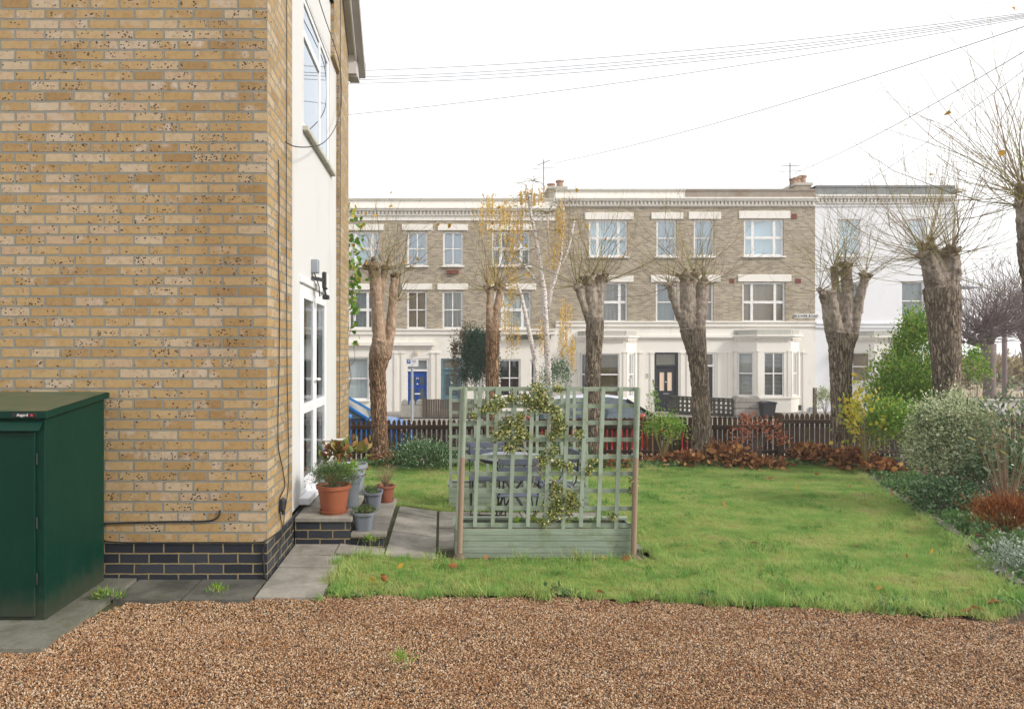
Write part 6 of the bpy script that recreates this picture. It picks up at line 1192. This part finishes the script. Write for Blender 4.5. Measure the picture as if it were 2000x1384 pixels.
Pp = np.concatenate([np.array(W(a, b, 6.05)) + rng.normal(size=(9, 3)) * [.03, .03, .02] for a, b in ((1043, 1008), (1052, 1015), (1012, 1016), (1168, 1012), (1175, 1035), (1165, 1045), (1110, 1020))])
V, Fs = leafset(Pp, rng.normal(size=Pp.shape) + [0, 0, .4], .045, .017, 'leaf'); npmesh('lime_leaves', V, Fs, 'lf_lime', o)

# background bare trees at the right
def baretree(lab, px, pyb, Y, tr, heads, n_, seed, lmin=1., lmax=2.6):
    k = Y / F; zb = prof(Y) - .05; o = thing('bare_tree', lab, 'tree', (W(px, 0, Y).x, Y, zb), 'bare trees down the street'); q = MB(); P = [W(a, b, Y) for a, b, c_ in tr]; P.insert(0, Vector((P[0].x, Y, zb - .1))); rad = [c_ * k / 2 for a, b, c_ in tr]; rad.insert(0, rad[0] * 1.15); q.tube(P, rad, 12)
    for (a, b, c_, of) in heads: e_ = W(a, b, Y) + Vector((0, of, 0)); q.tube([P[-1], (P[-1] + e_) / 2 + Vector((0, 0, -.05)), e_], [rad[-1] * .7, rad[-1] * .5, rad[-1] * .45], 8)
    q.build('trunk', 'darktwig', o, sm='all'); hd = [(W(a, b, Y) + Vector((0, of, 0)), c_ * k / 2, 0) for a, b, c_, of in heads]
    shoots(hd, Y, n_, lmin, lmax, seed, o, 'darktwig', .014, 1.3, .8, .22, 'twigs'); return o
baretree('dark bare tree with a dense crown of purple twigs, right of the thickest trunk', 1932, 790, 21.5, [(1932, 790, 22), (1933, 740, 20), (1932, 700, 22), (1930, 672, 26)], [(1915, 655, 26, 0), (1945, 650, 26, .4), (1930, 640, 26, -.3), (1900, 665, 14, .2)], 260, 31)
baretree('slimmer dark bare tree behind the dense twiggy one', 1962, 770, 26.5, [(1962, 770, 9), (1962, 700, 8), (1962, 660, 9)], [(1952, 640, 14, 0), (1975, 635, 16, .5), (1965, 600, 12, 0)], 150, 32, 1, 3.4)
baretree('bare twiggy tree half out of the photo on the right edge', 2012, 790, 22.5, [(2012, 790, 20), (2010, 700, 20), (2006, 670, 22)], [(1990, 650, 24, 0), (2015, 640, 26, .3), (2003, 600, 16, -.3)], 220, 33)

shrub('hedge', 'straw and brown scrubby growth in front of the far beige building', 1945, 742, 40, 110, 34, 4200, .45, .06, 'lf_olive2', 81, 'hedge', ry=2, clumps=60, nst=10)
shrub('privet_bush', 'loose upright bright green shoots rising above the tall privet', 1792, 700, 12.15, 38, 78, 5200, .058, .016, 'lf_privet', 82, clumps=44, up=1.2, spread=.26, nst=14, r0=.006)
shrub('glossy_bush', 'dark green mixed bush under the right edge shrub above the rusty plant', 1950, 930, 8.0, 60, 60, 2600, .05, .014, 'lf_glossy', 83, clumps=40)
# overhead cables
def wire(lab, a, b, sag=.25, r=.006):
    a, b = Vector(a), Vector(b); P = [a.lerp(b, t / 24) - Vector((0, 0, 4 * sag * (t / 24) * (1 - t / 24))) for t in range(25)]; o = MB().tube(P, r, 5).build('overhead_cable', 'darkwire'); tag(o, lab, 'cable', 'overhead cables across the sky'); return o
m['darkwire'] = M_plain('grey_cable_sheath', (.16, .15, .17), None, 4, .6)
E = W(2060, 18, 15.0)
for i, (px, py, Ye, sg, lab) in enumerate([(640, 140, 19, .25, 'topmost thin cable crossing the sky'), (640, 152, 19.2, .3, 'second cable from the top, close above two others'), (640, 157, 19.4, .33, 'middle cable of the tight bundle crossing the sky'), (640, 164, 19.6, .36, 'lowest cable of the tight bundle crossing the sky'), (640, 228, 19.0, .2, 'separate thin cable below the bundle, falling gently to the left')]):
    wire(lab, E + Vector((0, 0, -.02 * i)), W(px, py, Ye), sg, .007)
wire('cable falling from the upper right to the parapet of the brick house', W(2060, 32, 15), W(1085, 318, 30.4), .25, .010)
wire('cable falling steeply to the chimney pots at the right of the row', W(2060, 65, 15), W(1548, 340, 31), .2, .010)
wire('faint lowest cable falling toward the white end house', W(2060, 90, 15), W(1640, 385, 30.7), .2, .007)

# fallen leaves
lv = [(733, 1137), (757, 1137), (745, 1124), (775, 1108), (895, 1108), (955, 1087), (1012, 1084), (1160, 1152), (1165, 1155), (1180, 1087), (1215, 1092), (1683, 1066), (1815, 1080), (1720, 953), (1600, 927), (1698, 985), (1875, 1190), (1895, 1185), (1715, 1152), (1925, 1180), (1660, 952), (1560, 955), (1500, 935), (1420, 990), (1350, 1010), (1770, 1088), (1480, 1060), (960, 1078), (1150, 880)]
r = random.Random(3)
for i, (px, py) in enumerate(lv[:28]):
    Y = 6.0
    for _ in range(12): Y = F * (CZ - (G((px - CX) / F * Y, Y) + .03)) / (py - CY)
    p = W(px, py, Y); L_ = r.uniform(.05, .09); V, Fs = leafset(np.array([[0., 0, 0]]), np.array([[r.gauss(0, 1), r.gauss(0, 1), .35]]), L_, L_ * .36, 'leaf')
    o = npmesh('fallen_leaf', V, Fs, 'lf_brown' if i % 3 else 'lf_yellow'); o.location = p; tag(o, 'curled brown or orange fallen leaf lying on the grass', 'leaf', 'fallen leaves on the lawn')
# leaf litter and ground cover in the beds
lit = []
for k in range(5):
    V, Fs = leafset(np.zeros((1, 3)), np.array([[1., 0, .1]]), .07, .026, 'leaf'); lit.append((V, Fs[0]))
lc = proto_collection('litter', lit, 'lf_brown')
b1 = sheet('leaf_litter', ar(-1.6, 11.4, .3), ar(4.5, 13.5, .3), lambda x, y: G(x, y) + .03, 'soil', lambda x, y: (x > xr(y) + .15 and x < xr(y) + 2.5) or y > 12.5, 'stuff'); scatter(b1, lc, 55, .6, 1.2, .8, 8); tag(b1, 'brown leaf litter strewn over the soil of the beds', 'leaf litter')
gcv = []
for k in range(4):
    n_ = 22; V, Fs = leafset(np.c_[rng.normal(size=(n_, 2)) * .05, rng.uniform(0, .06, n_)], rng.normal(size=(n_, 3)) + [0, 0, .6], .04, .013, 'kite'); gcv.append((V, Fs[0]))
gc_ = proto_collection('cover', gcv, 'lf_weed')
b2 = sheet('ground_cover', ar(-1.6, 11.4, .15), ar(4.5, 13.3, .15), lambda x, y: G(x, y) + .01, 'soil', lambda x, y: (xr(y) + .1 < x < xr(y) + .8 and mnoise.noise((x * 2, y * 2, 0)) > -.1) or (12.35 < y < 12.9 and mnoise.noise((x * 1.5, y * 1.5, 2)) > -.25), 'stuff'); scatter(b2, gc_, 110, .8, 1.8, .4, 9); tag(b2, 'low green ground cover along the front of the beds', 'ground cover')
for c_, lab in (((-.20, 3.65, .005), 'tiny grass tuft growing out of the gravel'), ((-2.26, 4.62, .0), 'grass tuft at the foot of the green shed'), ((-.62, 6.0, .0), 'small green weed at the foot of the lower step'), ((-1.55, 4.74, .0), 'small weed in the paving joint by the gravel')):
    o = thing('weed', lab, 'weed', c_); bush((c_[0], c_[1], c_[2] + .03), (.09 if c_[0] < -2 else .05, .07, .04), 120 if c_[0] < -2 else 60, .05, .004, 'lf_privet', o, 'leaves', 1.2, 14, seed=77); stems(c_, (.05, .05, .05), 8, .0012, 'lf_green', o, 'stems')
